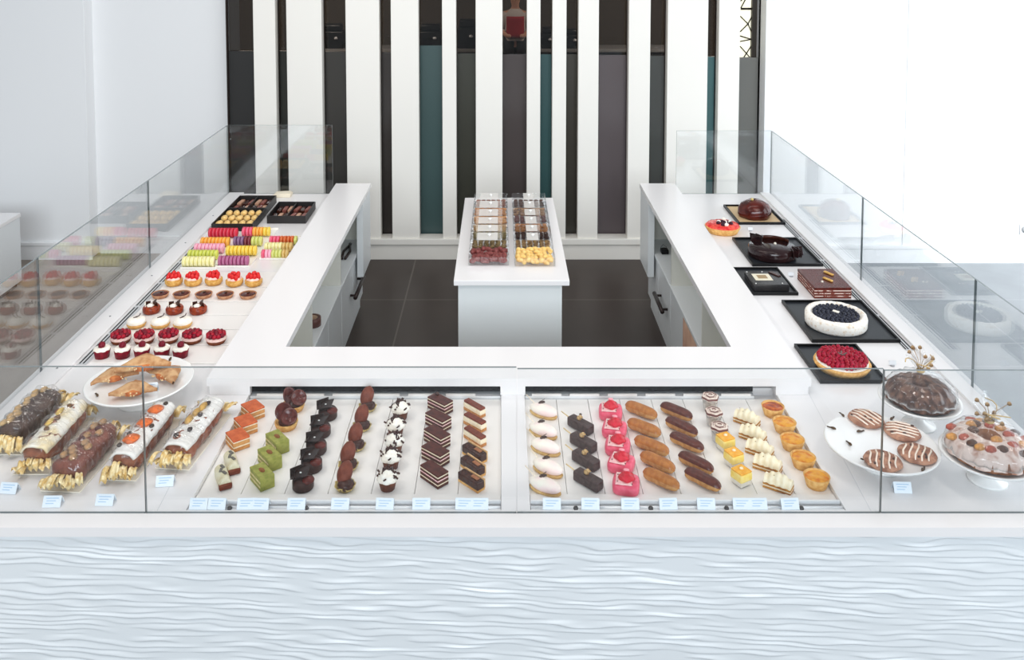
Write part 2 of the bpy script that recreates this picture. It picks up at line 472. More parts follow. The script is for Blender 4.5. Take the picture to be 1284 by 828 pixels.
# ================================================================== COUNTER
YF = P(640, 643, S).y                      # foot of the front glass
YN = P(640, 662, S).y                      # nosing
YB = P(300, 243, S).y                      # far end of the display
SB = PD(440, 231, YB).z                    # raised bar shelf
XLo, XRo = -1.945, 1.925                   # outside of the side glass
XLi = (P(463, 231, SB).x + P(362, 433, SB).x) / 2
XRi = (P(806, 236, SB).x + P(917, 437, SB).x) / 2
XLb = (P(420, 231, SB).x + P(288, 433, SB).x) / 2      # outer edge of the left bar
XRb = XRi + (XLi - XLb)
YBi = P(640, 435, SB).y                    # bar: edge towards the aisle
YBf = P(640, 475, SB).y                    # bar: edge towards the customers
TB = 0.03                                  # slab thickness
XA0, XA1 = (P(313, 489, S).x + P(243, 628, S).x) / 2, (P(628, 489, S).x + P(629, 636, S).x) / 2
XB0, XB1 = (P(658, 489, S).x + P(664, 636, S).x) / 2, (P(973, 489, S).x + P(1055, 636, S).x) / 2
YT0 = P(640, 640, S).y                     # front of the tray wells
YT1 = P(640, 487, S).y                     # back of the tray wells
WZ = S - 0.03                              # well floor
print('YF', YF, 'YN', YN, 'YB', YB, 'SB', SB, 'bar', XLb, XLi, XRi, XRb, 'YB', YBi, YBf, 'wells', XA0, XA1, XB0, XB1, YT0, YT1)
# worktop: one continuous U with two wells
bm = NB()
x0, x1 = XLo - 0.03, XRo + 0.03
box(bm, x0, x1, YN, YT0, S - TB, S)
box(bm, x0, XA0, YT0, YT1, S - TB, S); box(bm, XA1, XB0, YT0, YT1, S - TB, S); box(bm, XB1, x1, YT0, YT1, S - TB, S)
box(bm, x0, x1, YT1, YBi - 0.02, S - TB, S)
box(bm, x0, XLi - 0.06, YBi - 0.02, YB, S - TB, S); box(bm, XRi + 0.06, x1, YBi - 0.02, YB, S - TB, S)
box(bm, XA0 - 0.02, XA1 + 0.02, YT0 - 0.02, YT1 + 0.02, WZ - 0.02, WZ); box(bm, XB0 - 0.02, XB1 + 0.02, YT0 - 0.02, YT1 + 0.02, WZ - 0.02, WZ)
wt = thing('display_worktop', 'white U-shaped display worktop carrying the pastries', 'worktop', (0, 0, 0))
obj('slab', bm, WHITE, wt)
# joints of the drop-in frames
for (ax, ay, bx, by) in ((280, 479, 197, 641), (1006, 478, 1092, 641), (648, 480, 648, 641)):
    p, q = P(ax, ay, S), P(bx, by, S)
    bm = NB(); tube(bm, [p + Vector((0, 0, -.0012)), q + Vector((0, 0, -.0012))], 0.0016, 4)
    obj('joint', bm, SEAM, wt)
# carved front panel
def wavez(x, z):
    a = noise.noise(Vector((x * 3.0, z * 8.0, 0.0))) * .9 + noise.noise(Vector((x * 8.0, z * 34.0, 4.0))) * .55
    ph = z / 0.0185 + a + x * 2.6
    k = math.floor(ph); fr = ph - k
    s = fr / .22 if fr < .22 else (1 - fr) / .78
    amp = max(0.0, .5 + 1.2 * noise.noise(Vector((x * 7.0 + k * 7.3, k * 3.7, 9.0))))
    return s * s * (3 - 2 * s) * .0030 * amp
cf = thing('counter_front', 'white counter front carved with fine horizontal waves', 'counter', (0, YN, 0))
bm = NB()
nu, nv = 520, 340
zt_, zb_ = S - TB - 0.0005, 0.28
xw0, xw1 = -2.0, 2.0
g = []
for i in range(nu + 1):
    x = xw0 + (xw1 - xw0) * i / nu
    g.append([bm.verts.new((x, 0.012 - wavez(x, zb_ + (zt_ - zb_) * j / nv), zb_ + (zt_ - zb_) * j / nv)) for j in range(nv + 1)])
for i in range(nu):
    for j in range(nv):
        f = bm.faces.new((g[i][j], g[i + 1][j], g[i + 1][j + 1], g[i][j + 1])); f.smooth = True
box(bm, xw0, xw1, 0.0125, 0.05, 0.06, zt_)
box(bm, xw0, xw1, 0.004, 0.0125, 0.06, zb_)
obj('wave_panel', bm, mat('white carved panel', (228, 233, 236), 0.38), cf)
for xs0 in (XLo + .012, XRo - .042):
    bm = NB(); box(bm, xs0, xs0 + .03, 0.051, YB - YN - .002, 0.06, zt_); obj('side_panel', bm, CABW, cf)
    bm = NB(); box(bm, xs0 + .004, xs0 + .026, 0.13, YB - YN - .02, 0.0005, 0.06); obj('plinth_base', bm, GREYM, cf)
bm = NB(); box(bm, xw0 + .02, xw1 - .02, 0.06, 0.12, 0.0005, 0.06); obj('plinth_base', bm, GREYM, cf)
# raised bar shelf: U on top of the worktop's inner edge
TBb = 0.032
br = thing('bar_shelf', 'raised plain white U-shaped service shelf around the aisle', 'shelf', (0, 0, 0))
bm = NB()
box(bm, XLb, XLi, YBf, YB + 0.02, SB - TBb, SB); box(bm, XRi, XRb, YBf, YB + 0.02, SB - TBb, SB); box(bm, XLi, XRi, YBf, YBi, SB - TBb, SB)
obj('top', bm, WHITE, br)
bm = NB()
box(bm, XLb + .01, XLi - 0.12, YBf + .01, YB - .001, S + .0005, SB - TBb); box(bm, XRi + 0.12, XRb - .01, YBf + .01, YB - .001, S + .0005, SB - TBb)
box(bm, XLi - .12, XRi + .12, YBi - 0.12, YBi - 0.021, S + .0005, SB - TBb)
box(bm, XLb + .01, XA0 + .005, YBf + .002, YBi - .1, S + .0005, SB - TBb); box(bm, XA1 - .003, XB0 + .003, YBf + .002, YBi - .1, S + .0005, SB - TBb); box(bm, XB1 - .005, XRb - .01, YBf + .002, YBi - .1, S + .0005, SB - TBb)
obj('riser', bm, WHITE, br)
bm = NB()
box(bm, XA0 + .005, XA1 - .003, YBf + .03, YBf + .05, S + .0005, SB - TBb); box(bm, XB0 + .003, XB1 - .09, YBf + .03, YBf + .05, S + .0005, SB - TBb)
obj('vent_slot', bm, VENT, br, label='black air slot under the shelf')
# end panels hanging under the shelf, far ends
pz = PD(461, 325, YB).z
bm = NB()
box(bm, XLi - .046, XLi - .004, YB - .34, YB, pz, SB - TBb); obj('end_panel', bm, CABW, br)
bm = NB()
box(bm, XRi + .004, XRi + .046, YB - .34, YB, pz, SB - TBb); obj('end_panel', bm, CABW, br)
# inner cabinets below the shelf
def base_cabinets(side):
    xi = XLi - 0.06 if side < 0 else XRi + 0.06          # door plane
    name = 'left' if side < 0 else 'right'
    sg = -side                                           # towards the aisle
    ztop = 0.50
    n = 3
    y0, y1 = YBi - 0.02, YB - 0.02
    L = (y1 - y0) / n
    for i in range(n):
        ya, yb = y0 + i * L, y0 + (i + 1) * L
        where = ['nearest the front counter', 'in the middle', 'at the far end'][i]
        t = thing('base_cabinet', 'white base cabinet under the %s shelf, %s' % (name, where), 'cabinet', (xi, ya, 0), group='base cabinets around the aisle')
        def bx(b, u0, u1, v0, v1, z0, z1, bev=0.0):      # u measured away from the aisle
            xx = sorted((-sg * u0, -sg * u1)); box(b, xx[0], xx[1], v0, v1, z0, z1, bevel=bev)
        b = NB()
        bx(b, 0.02, .6, .004, L - .004, 0.0005, ztop - 0.02)
        bx(b, -0.01, .6, 0.0005, L - .0005, ztop - 0.02, ztop, .003)       # ledge
        obj('body', b, CABW, t)
        b = NB()
        bx(b, 0.14, .16, 0.001, L - .001, ztop, S - TB - .001)          # back of the open niche
        bx(b, 0.0, .16, L - .02, L - .002, ztop, S - TB - .001)
        obj('niche', b, mat('warm white lining', (222, 221, 212), .4), t)
        for d in range(2):
            va, vb = .006 + d * L / 2, (d + 1) * L / 2 - .006
            b = NB()
            bx(b, 0.0, .02, va, vb, .1, ztop - .03, .003)
            dd = obj('door', b, CABW, t)
            if i == 2 and d == 0:
                ha, hb2, hz = (5.75, 6.12, .30) if side < 0 else (5.53, 5.83, .30)
                u = -.04
                b = NB(); tube(b, [(-sg * u, ha - ya, hz), (-sg * u, hb2 - ya, hz)], .014, 8)
                for hy in (ha + .04, hb2 - .04): tube(b, [(-sg * u, hy - ya, hz), (0, hy - ya, hz)], .008, 6)
                obj('handle', b, mat('dark handle', (44, 30, 28), .35, .3), dd, label='dark horizontal bar handle')
    return ztop
for s in (-1, 1): base_cabinets(s)
bm = NB(); box(bm, XLi - .5, XRi + .5, YBi - .35, YBi - 0.1, 0.0005, WZ - .021)
t = thing('front_cabinet', 'white cabinet run behind the carved counter front', 'cabinet', (0, 0, 0)); obj('body', bm, CABW, t)
# peach sheet on the right-hand doors, small things on the ledges
xs_ = XRi + .0595
t = thing('paper_sheet', 'peach paper sheet on the right cabinet doors nearest the front', 'paper', (xs_ - .001, 4.72, .085))
b = NB(); box(b, -.0015, 0, -.36, .36, 0, .375); obj('sheet', b, mat('peach paper', (226, 186, 160), .6, c2=(206, 160, 136), scale=6), t)
b = NB(); cbox(b, .0008, .11, .17, (-.0021, -.18, .14), rot=R('X', 20)); obj('print_patch', b, mat('rust print', (176, 92, 66), .6), t)
def on_ledge(px, py, X, zt=.5006):
    d = ray(px, py); return d.y * X / d.x
yy = on_ledge(391, 392, XLi - .12)
t = thing('tape_roll', 'dark brown tape roll on the left cabinet ledge', 'tape', (XLi - .12, yy, .5006))
b = NB(); lathe(b, [(.032, 0), (.05, 0), (.05, .045), (.032, .045), (.032, 0)], 28); obj('tape', b, mat('brown tape', (92, 52, 46), .35), t)
b = NB(); lathe(b, [(.027, .001), (.0315, .001), (.0315, .044), (.027, .044), (.027, .001)], 28); obj('core', b, mat('tan card core', (206, 176, 150), .6), t)
yy = on_ledge(434, 303, XLi - .125)
t = thing('serving_tongs', 'dark serving tongs at the far end of the left cabinet ledge', 'tongs', (XLi - .12, YB - .32, .5008))
for s_ in (-1, 1):
    b = NB(); tube(b, [(0, .14, .012), (s_ * .022, 0, .012), (s_ * .012, -.13, .010)], [.007, .009, .0095], 8); obj('arm', b, mat('dark tong metal', (58, 48, 46), .35, .5), t)
b = NB(); ball(b, .012, (0, .145, .0125)); obj('hinge', b, GREYM, t)
yy = on_ledge(834, 326, XRi + .125)
t = thing('clip', 'small black clip on the right cabinet ledge', 'clip', (XRi + .12, yy, .5006))
b = NB(); cbox(b, .05, .06, .03, (0, 0, .0155), bevel=.006); obj('jaw', b, BLACK, t)
b = NB(); tube(b, [(-.02, .03, .03), (0, .05, .045), (.02, .03, .03)], .003, 6); obj('lever', b, GREYM, t)
# side ledges that carry the glass, with vents beside them
for side, nm in ((-1, 'left'), (1, 'right')):
    xo = (XLo if side < 0 else XRo) - side * .006
    t = thing('glass_rail', 'white raised ledge under the %s side glass' % nm, 'rail', (xo, 0, 0))
    lw = .105 if side < 0 else .068
    b = NB(); xx = sorted((0.0, -side * lw))
    box(b, xx[0], xx[1], YF + .012, YB - .006, S + .0005, S + .012, bevel=.002)
    obj('ledge', b, WHITE, t)
    for yy in ([YF + .42 + i * .52 for i in range(6)] if side < 0 else []):
        b = NB(); lathe(b, [(0, .003), (.004, .002), (.005, 0)], 10, c=(-side * .055, yy, S + .012))
        obj('screw_cap', b, GREYM, t)
    gx = -side * (.112 if side < 0 else .074)
    y0, y1 = (P(118, 458, S).y, P(263, 306, S).y) if side < 0 else (P(1140, 440, S).y, P(985, 275, S).y)
    g = thing('vent_grille', 'long slotted metal air grille beside the %s glass ledge' % nm, 'grille', (xo + gx, y0, S))
    b = NB(); xx = sorted((0.0, -side * .042)); box(b, xx[0], xx[1], 0, y1 - y0, .0005, .002); obj('frame', b, mat('pale metal', (206, 208, 210), .35, .3), g)
    b = NB()
    for u in (.006, .022, .034)[: 2 if side < 0 else 3]:
        xx = sorted((-side * u, -side * (u + .006)))
        n = 5
        for i in range(n):
            box(b, xx[0], xx[1], .01 + i * (y1 - y0) / n, (i + 1) * (y1 - y0) / n - .012, .002, .0026)
    obj('slot', b, VENT, g)
# ---------------------------------------------------------------- glass
TG = 0.009
def pane(t, p0, p1, z0, z1):
    p0, p1 = Vector((p0[0], p0[1], 0)), Vector((p1[0], p1[1], 0))
    L = (p1 - p0).length
    rz = math.atan2(p1.y - p0.y, p1.x - p0.x)
    b = NB()
    vs = box(b, 0, L, -TG / 2, TG / 2, 0, z1 - z0)
    b.faces.ensure_lookup_table(); b.normal_update()
    for f in b.faces:
        f.material_index = 0 if abs(f.normal.y) > .9 else 1
    return obj('glass_pane', b, [GLASS, GEDGE], t, (p0.x, p0.y, z0), rz)
zf = (PD(100, 458, YF).z + PD(1200, 466, YF).z) / 2
j1, j2, j3 = (PD(181, 550, YF).x, PD(648, 550, YF).x, PD(1106, 550, YF).x)
g0 = .0015
G0 = S + .0006
t = thing('glass_screen', 'clear frameless glass screen along the customer front of the counter', 'glass screen')
pane(t, (XLo, YF), (j1 - g0, YF), G0, zf + .006)
pane(t, (j1 + g0, YF), (j2 - g0, YF), G0, zf + .004)
pane(t, (j2 + g0, YF), (j3 - g0, YF), G0, zf - .001)
pane(t, (j3 + g0, YF), (XRo, YF), G0, zf - .006)
zl = PD(283, 157, YB).z; zr = PD(978, 164, YB).z
def ysid(px, py, X):
    d = ray(px, py); return d.y * X / d.x
def side_panes(t, X, ya, yb, z1):
    ys = [YF + TG, ya, yb, YB - TG]
    for i in range(3):
        pane(t, (X, ys[i] + g0), (X, ys[i + 1] - g0), G0, z1)
t = thing('glass_screen', 'clear glass screen down the left side by the macarons and tarts', 'glass screen')
side_panes(t, XLo, ysid(49, 390, XLo), ysid(187, 290, XLo), zl)
pane(t, (XLo, YB), (PD(417, 200, YB).x, YB), G0, zl)
t = thing('glass_screen', 'clear glass screen down the right side by the cakes on black trays', 'glass screen')
side_panes(t, XRo, ysid(1222, 400, XRo), ysid(1081, 290, XRo), zr)
pane(t, (PD(848, 200, YB).x, YB), (XRo, YB), G0, zr)
# ---------------------------------------------------------------- wells: trays, rails, cards
def rail(xa, xb, nm, knobs):
    t = thing('card_rail', 'steel price rail along the front of the %s pastry well' % nm, 'rail', (0, YT0, WZ + .0006))
    b = NB()
    y1 = P(640, 627, S).y - YT0
    box(b, xa + .002, xb - .002, .004, .012, 0, .026); box(b, xa + .002, xb - .002, y1 - .008, y1, 0, .03)
    tube(b, [(xa + .002, y1 * .45, .018), (xb - .002, y1 * .45, .018)], .009, 10)
    obj('bar', b, CHROME, t)
    b = NB(); box(b, xa + .002, xb - .002, y1 + .0003, .1045, 0, .016); obj('lip', b, TRAYW, t)
    for kx in knobs:
        x = P(kx, 637, S).x
        b = NB(); lathe(b, [(0, .008), (.006, .007), (.008, .003), (.008, 0)], 12, c=(x, .012, .026)); obj('knob', b, BLACK, t, label='small black knob')
    t2 = thing('card_rail', 'steel strip of card clips along the back of the %s pastry well' % nm, 'rail', (0, YT1, WZ + .0006))
    b = NB(); box(b, xa + .002, xb - (.002 if nm == 'left' else .09), -.05, -.006, 0, .022); obj('bar', b, CHROME, t2)
    n = 6
    for i in range(n):
        w = (xb - xa - .1) / n
        b = NB(); box(b, xa + .03 + i * w, xa + .03 + i * w + w * .78, -.05, -.043, .0225, .03); obj('clip', b, TRAYW, t2)
    return y1
def wells(xa, xb, n, nm, items):
    y0 = YT0 + 0.105; y1 = YT1 - .055
    w = (xb - xa) / n
    for i in range(n):
        t = thing('pastry_tray', 'long white tray under the %s in the %s well' % (items[i], nm), 'tray', (xa + (i + .5) * w, y0, WZ + .0006), group='long white trays in the pastry wells')
        b = NB(); hw = w / 2 - .0008; d = y1 - y0
        box(b, -hw, hw, 0, d, 0, .012, bevel=.0012)
        obj('plate', b, TRAYW, t)
TZ = WZ + .0131
LCOL = ['glazed bars and orange squares', 'green slices and shell tarts', 'black plate cakes', 'brown shell cakes', 'cream topped cups', 'layered chocolate slices', 'slim chocolate bars']
RCOL = ['white oval cakes', 'dark bars on sticks', 'pink rose cakes', 'caramel eclairs', 'chocolate eclairs', 'striped and yellow cups', 'cream slices', 'custard tarts']
rail(XA0, XA1, 'left', (288, 384)); rail(XB0, XB1, 'right', (722, 816, 911, 1005))
wells(XA0, XA1, 7, 'left', LCOL); wells(XB0, XB1, 8, 'right', RCOL)
def card_mesh(w=.058, h=.034):
    b = NB(); M = Matrix.Rotation(math.radians(-28), 4, 'X')
    vs = box(b, -w / 2, w / 2, -.0012, .0012, 0, h, M=M)
    vs = box(b, -w / 2, w / 2, -.0012, .0012, 0, h * .8, M=Matrix.Translation((0, h * .93, 0)) @ Matrix.Rotation(math.radians(28), 4, 'X'))
    m1 = mesh('leaf', b, CARD)
    b = NB()
    for k, (a, c) in enumerate(((-.34, .36), (-.30, .22), (-.34, .1))):
        box(b, a * w, c * w, -.0018, -.0012, h * (.74 - .22 * k), h * (.81 - .22 * k), M=M)
    m2 = mesh('print', b, PRINT)
    return ('price_card', 'price card', [('leaf', m1, None), ('print', m2, None)])
CARDP = card_mesh()
for px, lab in ((248, 'pale blue price card before the glazed bars, leftmost on the rail'), (271, 'pale blue price card before the orange squares'), (308, 'pale blue price card at the left of the pair before the green slices'), (325, 'pale blue price card at the right of the pair before the green slices'),
                (371, 'pale blue price card before the black plate cakes'), (426, 'pale blue price card before the brown shell cakes'), (482, 'pale blue price card before the cream topped cups'), (528, 'pale blue price card before the layered chocolate slices'),
                (582, 'pale blue price card at the left of the pair before the slim bars'), (601, 'pale blue price card at the right of the pair before the slim bars'),
                (692, 'pale blue price card before the white oval cakes'), (740.5, 'pale blue price card before the dark bars on sticks'), (790.7, 'pale blue price card before the pink rose cakes'), (838.6, 'pale blue price card before the caramel eclairs'),
                (886, 'pale blue price card before the chocolate eclairs'), (931, 'pale blue price card before the yellow cups'), (951.5, 'pale blue price card before the cream slices'), (991.6, 'pale blue price card before the custard tarts')):
    p = P(px, 639, WZ + .03)
    make(CARDP, lab, (p.x, p.y, WZ + .028), random.uniform(-.05, .05), 'price cards on the steel rails')
for px, py, lab in ((64, 633, 'pale price card before the red-brown loaf'), (130, 631, 'pale price card before the orange slice loaf'), (206, 607, 'pale price card before the white iced loaf'), (9, 616, 'pale price card at the left photo edge')):
    p = P(px, py + 4, S)
    make(CARDP, lab, (p.x, p.y, S + .001), random.uniform(-.1, .1), 'price cards standing on the worktop')
# ================================================================== PASTRIES IN THE FRONT WELLS
def food(name, c, c2=None, rough=.45, scale=60, bump=.15, coat=0.0, **k):
    k.setdefault('spec', .2)
    return mat(name, c, rough, 0, c2, scale, bump, 140, coat * .35, **k)
ORANGE = food('orange glaze', (192, 88, 46), (210, 106, 58), .25, coat=.4)
SPONGE = food('golden sponge', (212, 156, 96), (190, 126, 70), .7)
CREAM = food('cream', (246, 234, 208), (238, 220, 186), .45, bump=.1)
WCREAM = food('white cream', (250, 246, 236), (244, 236, 222), .4, bump=.08)
CHOC = food('dark chocolate', (52, 24, 18), (68, 34, 24), .22, coat=.5)
CHOCM = food('matt dark chocolate', (46, 26, 22), (60, 36, 30), .45)
BLACKC = food('black chocolate', (34, 26, 24), (48, 34, 30), .3, coat=.3)
MILK = food('milk chocolate', (116, 56, 36), (98, 44, 28), .35, coat=.2)
REDCH = food('red brown glaze', (92, 32, 24), (74, 24, 18), .25, coat=.4)
GREEN = food('green glaze', (156, 156, 78), (134, 138, 62), .5)
GREENC = food('pale green cream', (226, 212, 166), (206, 188, 134), .5)
GOLDP = mat('gold paper', (214, 190, 120), .35, .35)
CRUST = food('golden crust', (234, 188, 118), (214, 158, 88), .6)
CARAM = food('caramel icing', (182, 118, 58), (164, 100, 46), .35, coat=.25)
EDARK = food('chocolate icing', (98, 48, 38), (82, 38, 30), .3, coat=.35)
PINK = food('pink icing', (240, 108, 132), (232, 84, 112), .35, coat=.3)
PINKL = food('pale pink icing', (250, 214, 210), (246, 190, 192), .4)
RED = food('red jelly', (222, 38, 62), (200, 24, 44), .2, coat=.5)
BLUSH = food('ivory pink icing', (250, 244, 230), (250, 224, 220), .35, scale=18, coat=.25)
CUST = food('baked custard', (236, 168, 58), (216, 124, 40), .3, scale=45, coat=.4)
YELL = food('yellow mousse', (248, 216, 106), (250, 226, 140), .45)
ORJ = food('orange jelly', (240, 164, 44), (248, 186, 70), .15, coat=.6)
CUP = glassmat('clear cup', (.97, .97, .97), 1.45)
NUTB = food('nut brown', (150, 98, 52), (110, 66, 34), .6)
WOOD = mat('pale wood pick', (226, 200, 150), .6)
SILVER = food('pale glaze', (226, 222, 196), (206, 196, 160), .3, scale=30, coat=.3)

def layers(bm, L, W, zs, bev=.0015, dx=0):
    for i in range(len(zs) - 1):
        box(bm, -L / 2 + dx, L / 2 + dx, -W / 2, W / 2, zs[i], zs[i + 1] - .0002, mi=i, bevel=bev)
def rects(L, W, z0, z1, m, bev=.002):
    b = NB(); box(b, -L / 2, L / 2, -W / 2, W / 2, z0, z1, bevel=bev); return mesh('layer', b, m)
def capsule(L, W, H, m, z0=0, n=22, flat=.25, nz=0.0, bend=0.0):
    b = NB(); ns = 14
    def fn(u, v):
        a = v * 2 * PI
        t = -1 + 2 * u
        e = math.sqrt(max(0, 1 - abs(t) ** 4.5)) if abs(t) < 1 else 0
        y = math.cos(a) * W / 2 * e; z = math.sin(a) * H / 2 * e
        if z < 0: z *= (1 - flat)
        p = Vector((t * L / 2, y, z + H / 2 * (1 - flat) + z0 + bend * (1 - t * t)))
        if nz: p += Vector((0, 1, 1)) * nz * noise.noise(p * 60)
        return p
    sheet(b, fn, ns, n)
    bmesh.ops.remove_doubles(b, verts=b.verts[:], dist=.0003)
    return mesh('shell', b, m)
# --- orange squares
b = NB(); layers(b, .078, .062, [0, .013, .018, .032, .036]); 
ORSQ = ('orange_square', 'pastry', [('sponge', mesh('sponge', b, [SPONGE, CREAM, SPONGE, CREAM])), ('glaze', rects(.0785, .0625, .0362, .043, ORANGE))])
# --- silver glazed bars with a brown end
b = NB()
def arch(u, v):
    a = PI * v; return Vector(((u - .5) * .1, -math.cos(a) * .021, .012 + math.sin(a) * .022))
sheet(b, arch, 6, 12)
for xx, s in ((-.05, 1), (.05, -1)):
    lathe(b, [(0, 0)] + [(.0205, 0)], 4) if False else None
box(b, -.0498, .0498, -.0205, .0205, .0, .013, bevel=.002)
def endc(sx):
    vs = [b.verts.new((sx * .05, -math.cos(PI * k / 12) * .021, .012 + math.sin(PI * k / 12) * .022)) for k in range(13)]
    b.faces.new(vs)
endc(1); endc(-1)
body = mesh('glaze_body', b, SILVER)
b = NB(); box(b, .036, .056, -.022, .022, 0, .020, bevel=.005)
foot = mesh('dipped_end', b, food('brown dipped end', (128, 66, 42), (108, 50, 32), .35))
b = NB()
for k in range(3):
    cbox(b, .022, .010, .003, (-.032 + k * .02, (-1) ** k * .004, .035), bevel=.001, rot=R('Z', 20 * (-1) ** k))
deco = mesh('dark_streak', b, mat('grey choc streak', (96, 92, 84), .4))
SILB = ('glazed_bar', 'pastry', [('glaze_body', body), ('dipped_end', foot), ('dark_streak', deco)])
# --- green slices
b = NB(); layers(b, .088, .05, [0, .009, .016, .024, .031, .039]);
gl = NB(); box(gl, -.045, .0455, -.0255, .0255, .0392, .046, bevel=.002); box(gl, .0442, .0462, -.0255, .0255, 0.0005, .045, bevel=.0006)
em = NB(); ball(em, .01, (0, 0, .0465), (1.7, .9, .25)); 
GRSL = ('green_slice', 'pastry', [('cake_layers', mesh('cake_layers', b, [GREEN, GREENC, GREEN, GREENC, GREEN])), ('glaze', mesh('glaze', gl, GREEN)), ('almond', mesh('almond', em, NUTB))])
# --- tart with two chocolate shells
def tartshell(rb, rt, h, m, flute=0.0, n=36, th=.004):
    b = NB()
    lathe(b, [(0, 0), (rb, 0), (rt, h), (rt - th, h + .0005), (rt - th * 1.4, h - .006), (0, h - .007)], n, fn=(lambda r, t, z: (r * (1 + (flute * math.cos(n / 2 * t) if r > rb * .9 else 0)), z)) if flute else None)
    return mesh('crust', b, m)
def disc(r, m, th=.0035):
    b = NB(); lathe(b, [(0, 0), (r * .6, .002), (r, .007), (r, .007 + th), (r * .6, .002 + th), (0, th)], 22); return b
b = NB(); ball(b, .028, (0, 0, .022), (1.1, 1.1, .62)); gan = mesh('ganache', b, CHOC)
def shell(px, py, pz, rx, rz, r=.032):
    b = NB(); M = Matrix.Translation((px, py, pz)) @ Matrix.Rotation(math.radians(rz), 4, 'Z') @ Matrix.Rotation(math.radians(rx), 4, 'X')
    def fn(u, v):
        a = 2 * PI * v; q = Vector((u * r * math.cos(a), u * r * math.sin(a), .010 * u * u)); return M @ q
    sheet(b, fn, 5, 22, thick=.003)
    return mesh('chocolate_shell', b, food('violet brown chocolate', (98, 48, 42), (78, 34, 30), .2, coat=.6))
SHTA = ('shell_tart', 'tart', [('crust', tartshell(.036, .044, .024, CRUST, .02)), ('ganache', gan), ('chocolate_shell', shell(-.018, .012, .052, 62, 40)), ('chocolate_shell', shell(.018, -.008, .046, 48, 10, .03))])
# --- black plate cakes
b = NB(); lathe(b, [(0, 0), (.033, 0), (.036, .004), (.036, .028), (.033, .034), (0, .036)], 28); bb = mesh('round_base', b, CHOCM)
b = NB(); cbox(b, .058, .05, .003, (-.010, .004, .050), bevel=.001, rot=R('X', 8) @ R('Y', -14)); pl = mesh('plate', b, BLACKC)
b = NB(); cbox(b, .05, .003, .034, (-.026, .02, .046), rot=R('Z', 40), bevel=.001); cbox(b, .003, .045, .03, (-.03, -.006, .036), bevel=.001, rot=R('Z', 10)); pl2 = mesh('plate', b, BLACKC)
b = NB(); cbox(b, .006, .005, .002, (-.008, 0, .053)); dot = mesh('silver_leaf', b, mat('silver pearl and glint', (226, 226, 222), .3))  # highlight on the chocolate plate, modelled as a pale chip
b = NB(); ball(b, .022, (.020, -.010, .034), (1, 1, .55)); dm = mesh('dome', b, REDCH)
BLKC = ('chocolate_plate_cake', 'cake', [('round_base', bb), ('plate', pl), ('plate', pl2), ('silver_leaf', dot), ('dome', dm)])
# --- brown shells in gold paper
b = NB(); lathe(b, [(0, 0), (.026, 0), (.036, .016), (.0355, .0165), (.025, .002), (0, .0015)], 36, fn=lambda r, t, z: (r * (1 + .05 * math.cos(12 * t)), z + (.004 * math.cos(4 * t) if r > .03 else 0))); gp = mesh('gold_cup', b, GOLDP)
b = NB(); ball(b, .03, (.004, -.006, .018), (1, 1, .62)); dk = mesh('dark_base', b, CHOC)
def almond(r, L):
    b = NB(); lathe(b, [(0, -L)] + [(r * math.sin(PI * k / 12) ** .85, -L * math.cos(PI * k / 12) * (1 if k > 6 else .92)) for k in range(1, 12)] + [(0, L * 1.08)], 22, sy=.8)
    return b
b = almond(.026, .038); b.transform(Matrix.Translation((-.006, .012, .046)) @ Matrix.Rotation(math.radians(-38), 4, 'X') @ Matrix.Rotation(math.radians(8), 4, 'Y'))
sh = mesh('milk_shell', b, food('cocoa dusted brown', (122, 62, 44), (106, 50, 34), .55))
b = NB(); cbox(b, .034, .002, .03, (-.014, .032, .036), rot=R('X', -24) @ R('Z', 15)); gf = mesh('gold_flake', b, GOLDP)
EGGC = ('brown_shell_cake', 'cake', [('gold_cup', gp), ('dark_base', dk), ('milk_shell', sh), ('gold_flake', gf)])
# --- cream topped cups
b = NB(); lathe(b, [(0, 0), (.024, 0), (.030, .030), (.032, .034), (.028, .034), (0, .033)], 30, fn=lambda r, t, z: (r * (1 + (.03 * math.cos(15 * t) if z > 0.001 else 0)), z)); cc = mesh('cup_base', b, food('brown sponge', (116, 62, 36), (92, 46, 26), .6))
b = NB(); lathe(b, [(0.033, .032), (.037, .038), (.034, .045), (.030, .047), (.030, .051), (.024, .056), (.019, .057), (.017, .061), (.008, .066), (0, .068)], 30, fn=lambda r, t, z: (r * (1 + .06 * math.cos(7 * t + z * 160)), z)); cw = mesh('whipped_cream', b, WCREAM)
b = NB(); rr = random.Random(4)
for k in range(34):
    a = rr.uniform(0, 2 * PI); r = rr.uniform(.002, .036); z = .070 - r * .80
    cbox(b, rr.uniform(.012, .026), .005, .005, (r * math.cos(a), r * math.sin(a), z + .002), rot=R('Z', rr.uniform(0, 180)) @ R('Y', rr.uniform(-45, 45)), bevel=.0008)
cs = mesh('chocolate_shards', b, CHOC)
CRCU = ('cream_cup', 'cup cake', [('cup_base', cc), ('whipped_cream', cw), ('chocolate_shards', cs)])
# --- layered chocolate slices
BR = food('brown cake', (92, 50, 40), (74, 38, 30), .65)
b = NB(); layers(b, .096, .048, [0, .010, .014, .024, .028, .036, .040])
CHSL = ('layered_slice', 'pastry', [('cake_layers', mesh('cake_layers', b, [BR, CREAM, BR, PINKL, BR, CREAM])), ('glaze', rects(.0965, .0485, .0402, .046, food('cocoa glaze', (84, 34, 26), (66, 26, 20), .4)))])
b = NB(); ball(b, .008, (-.03, .012, .05), (1.3, 1, .9)); fig = mesh('nut', b, CHOC)
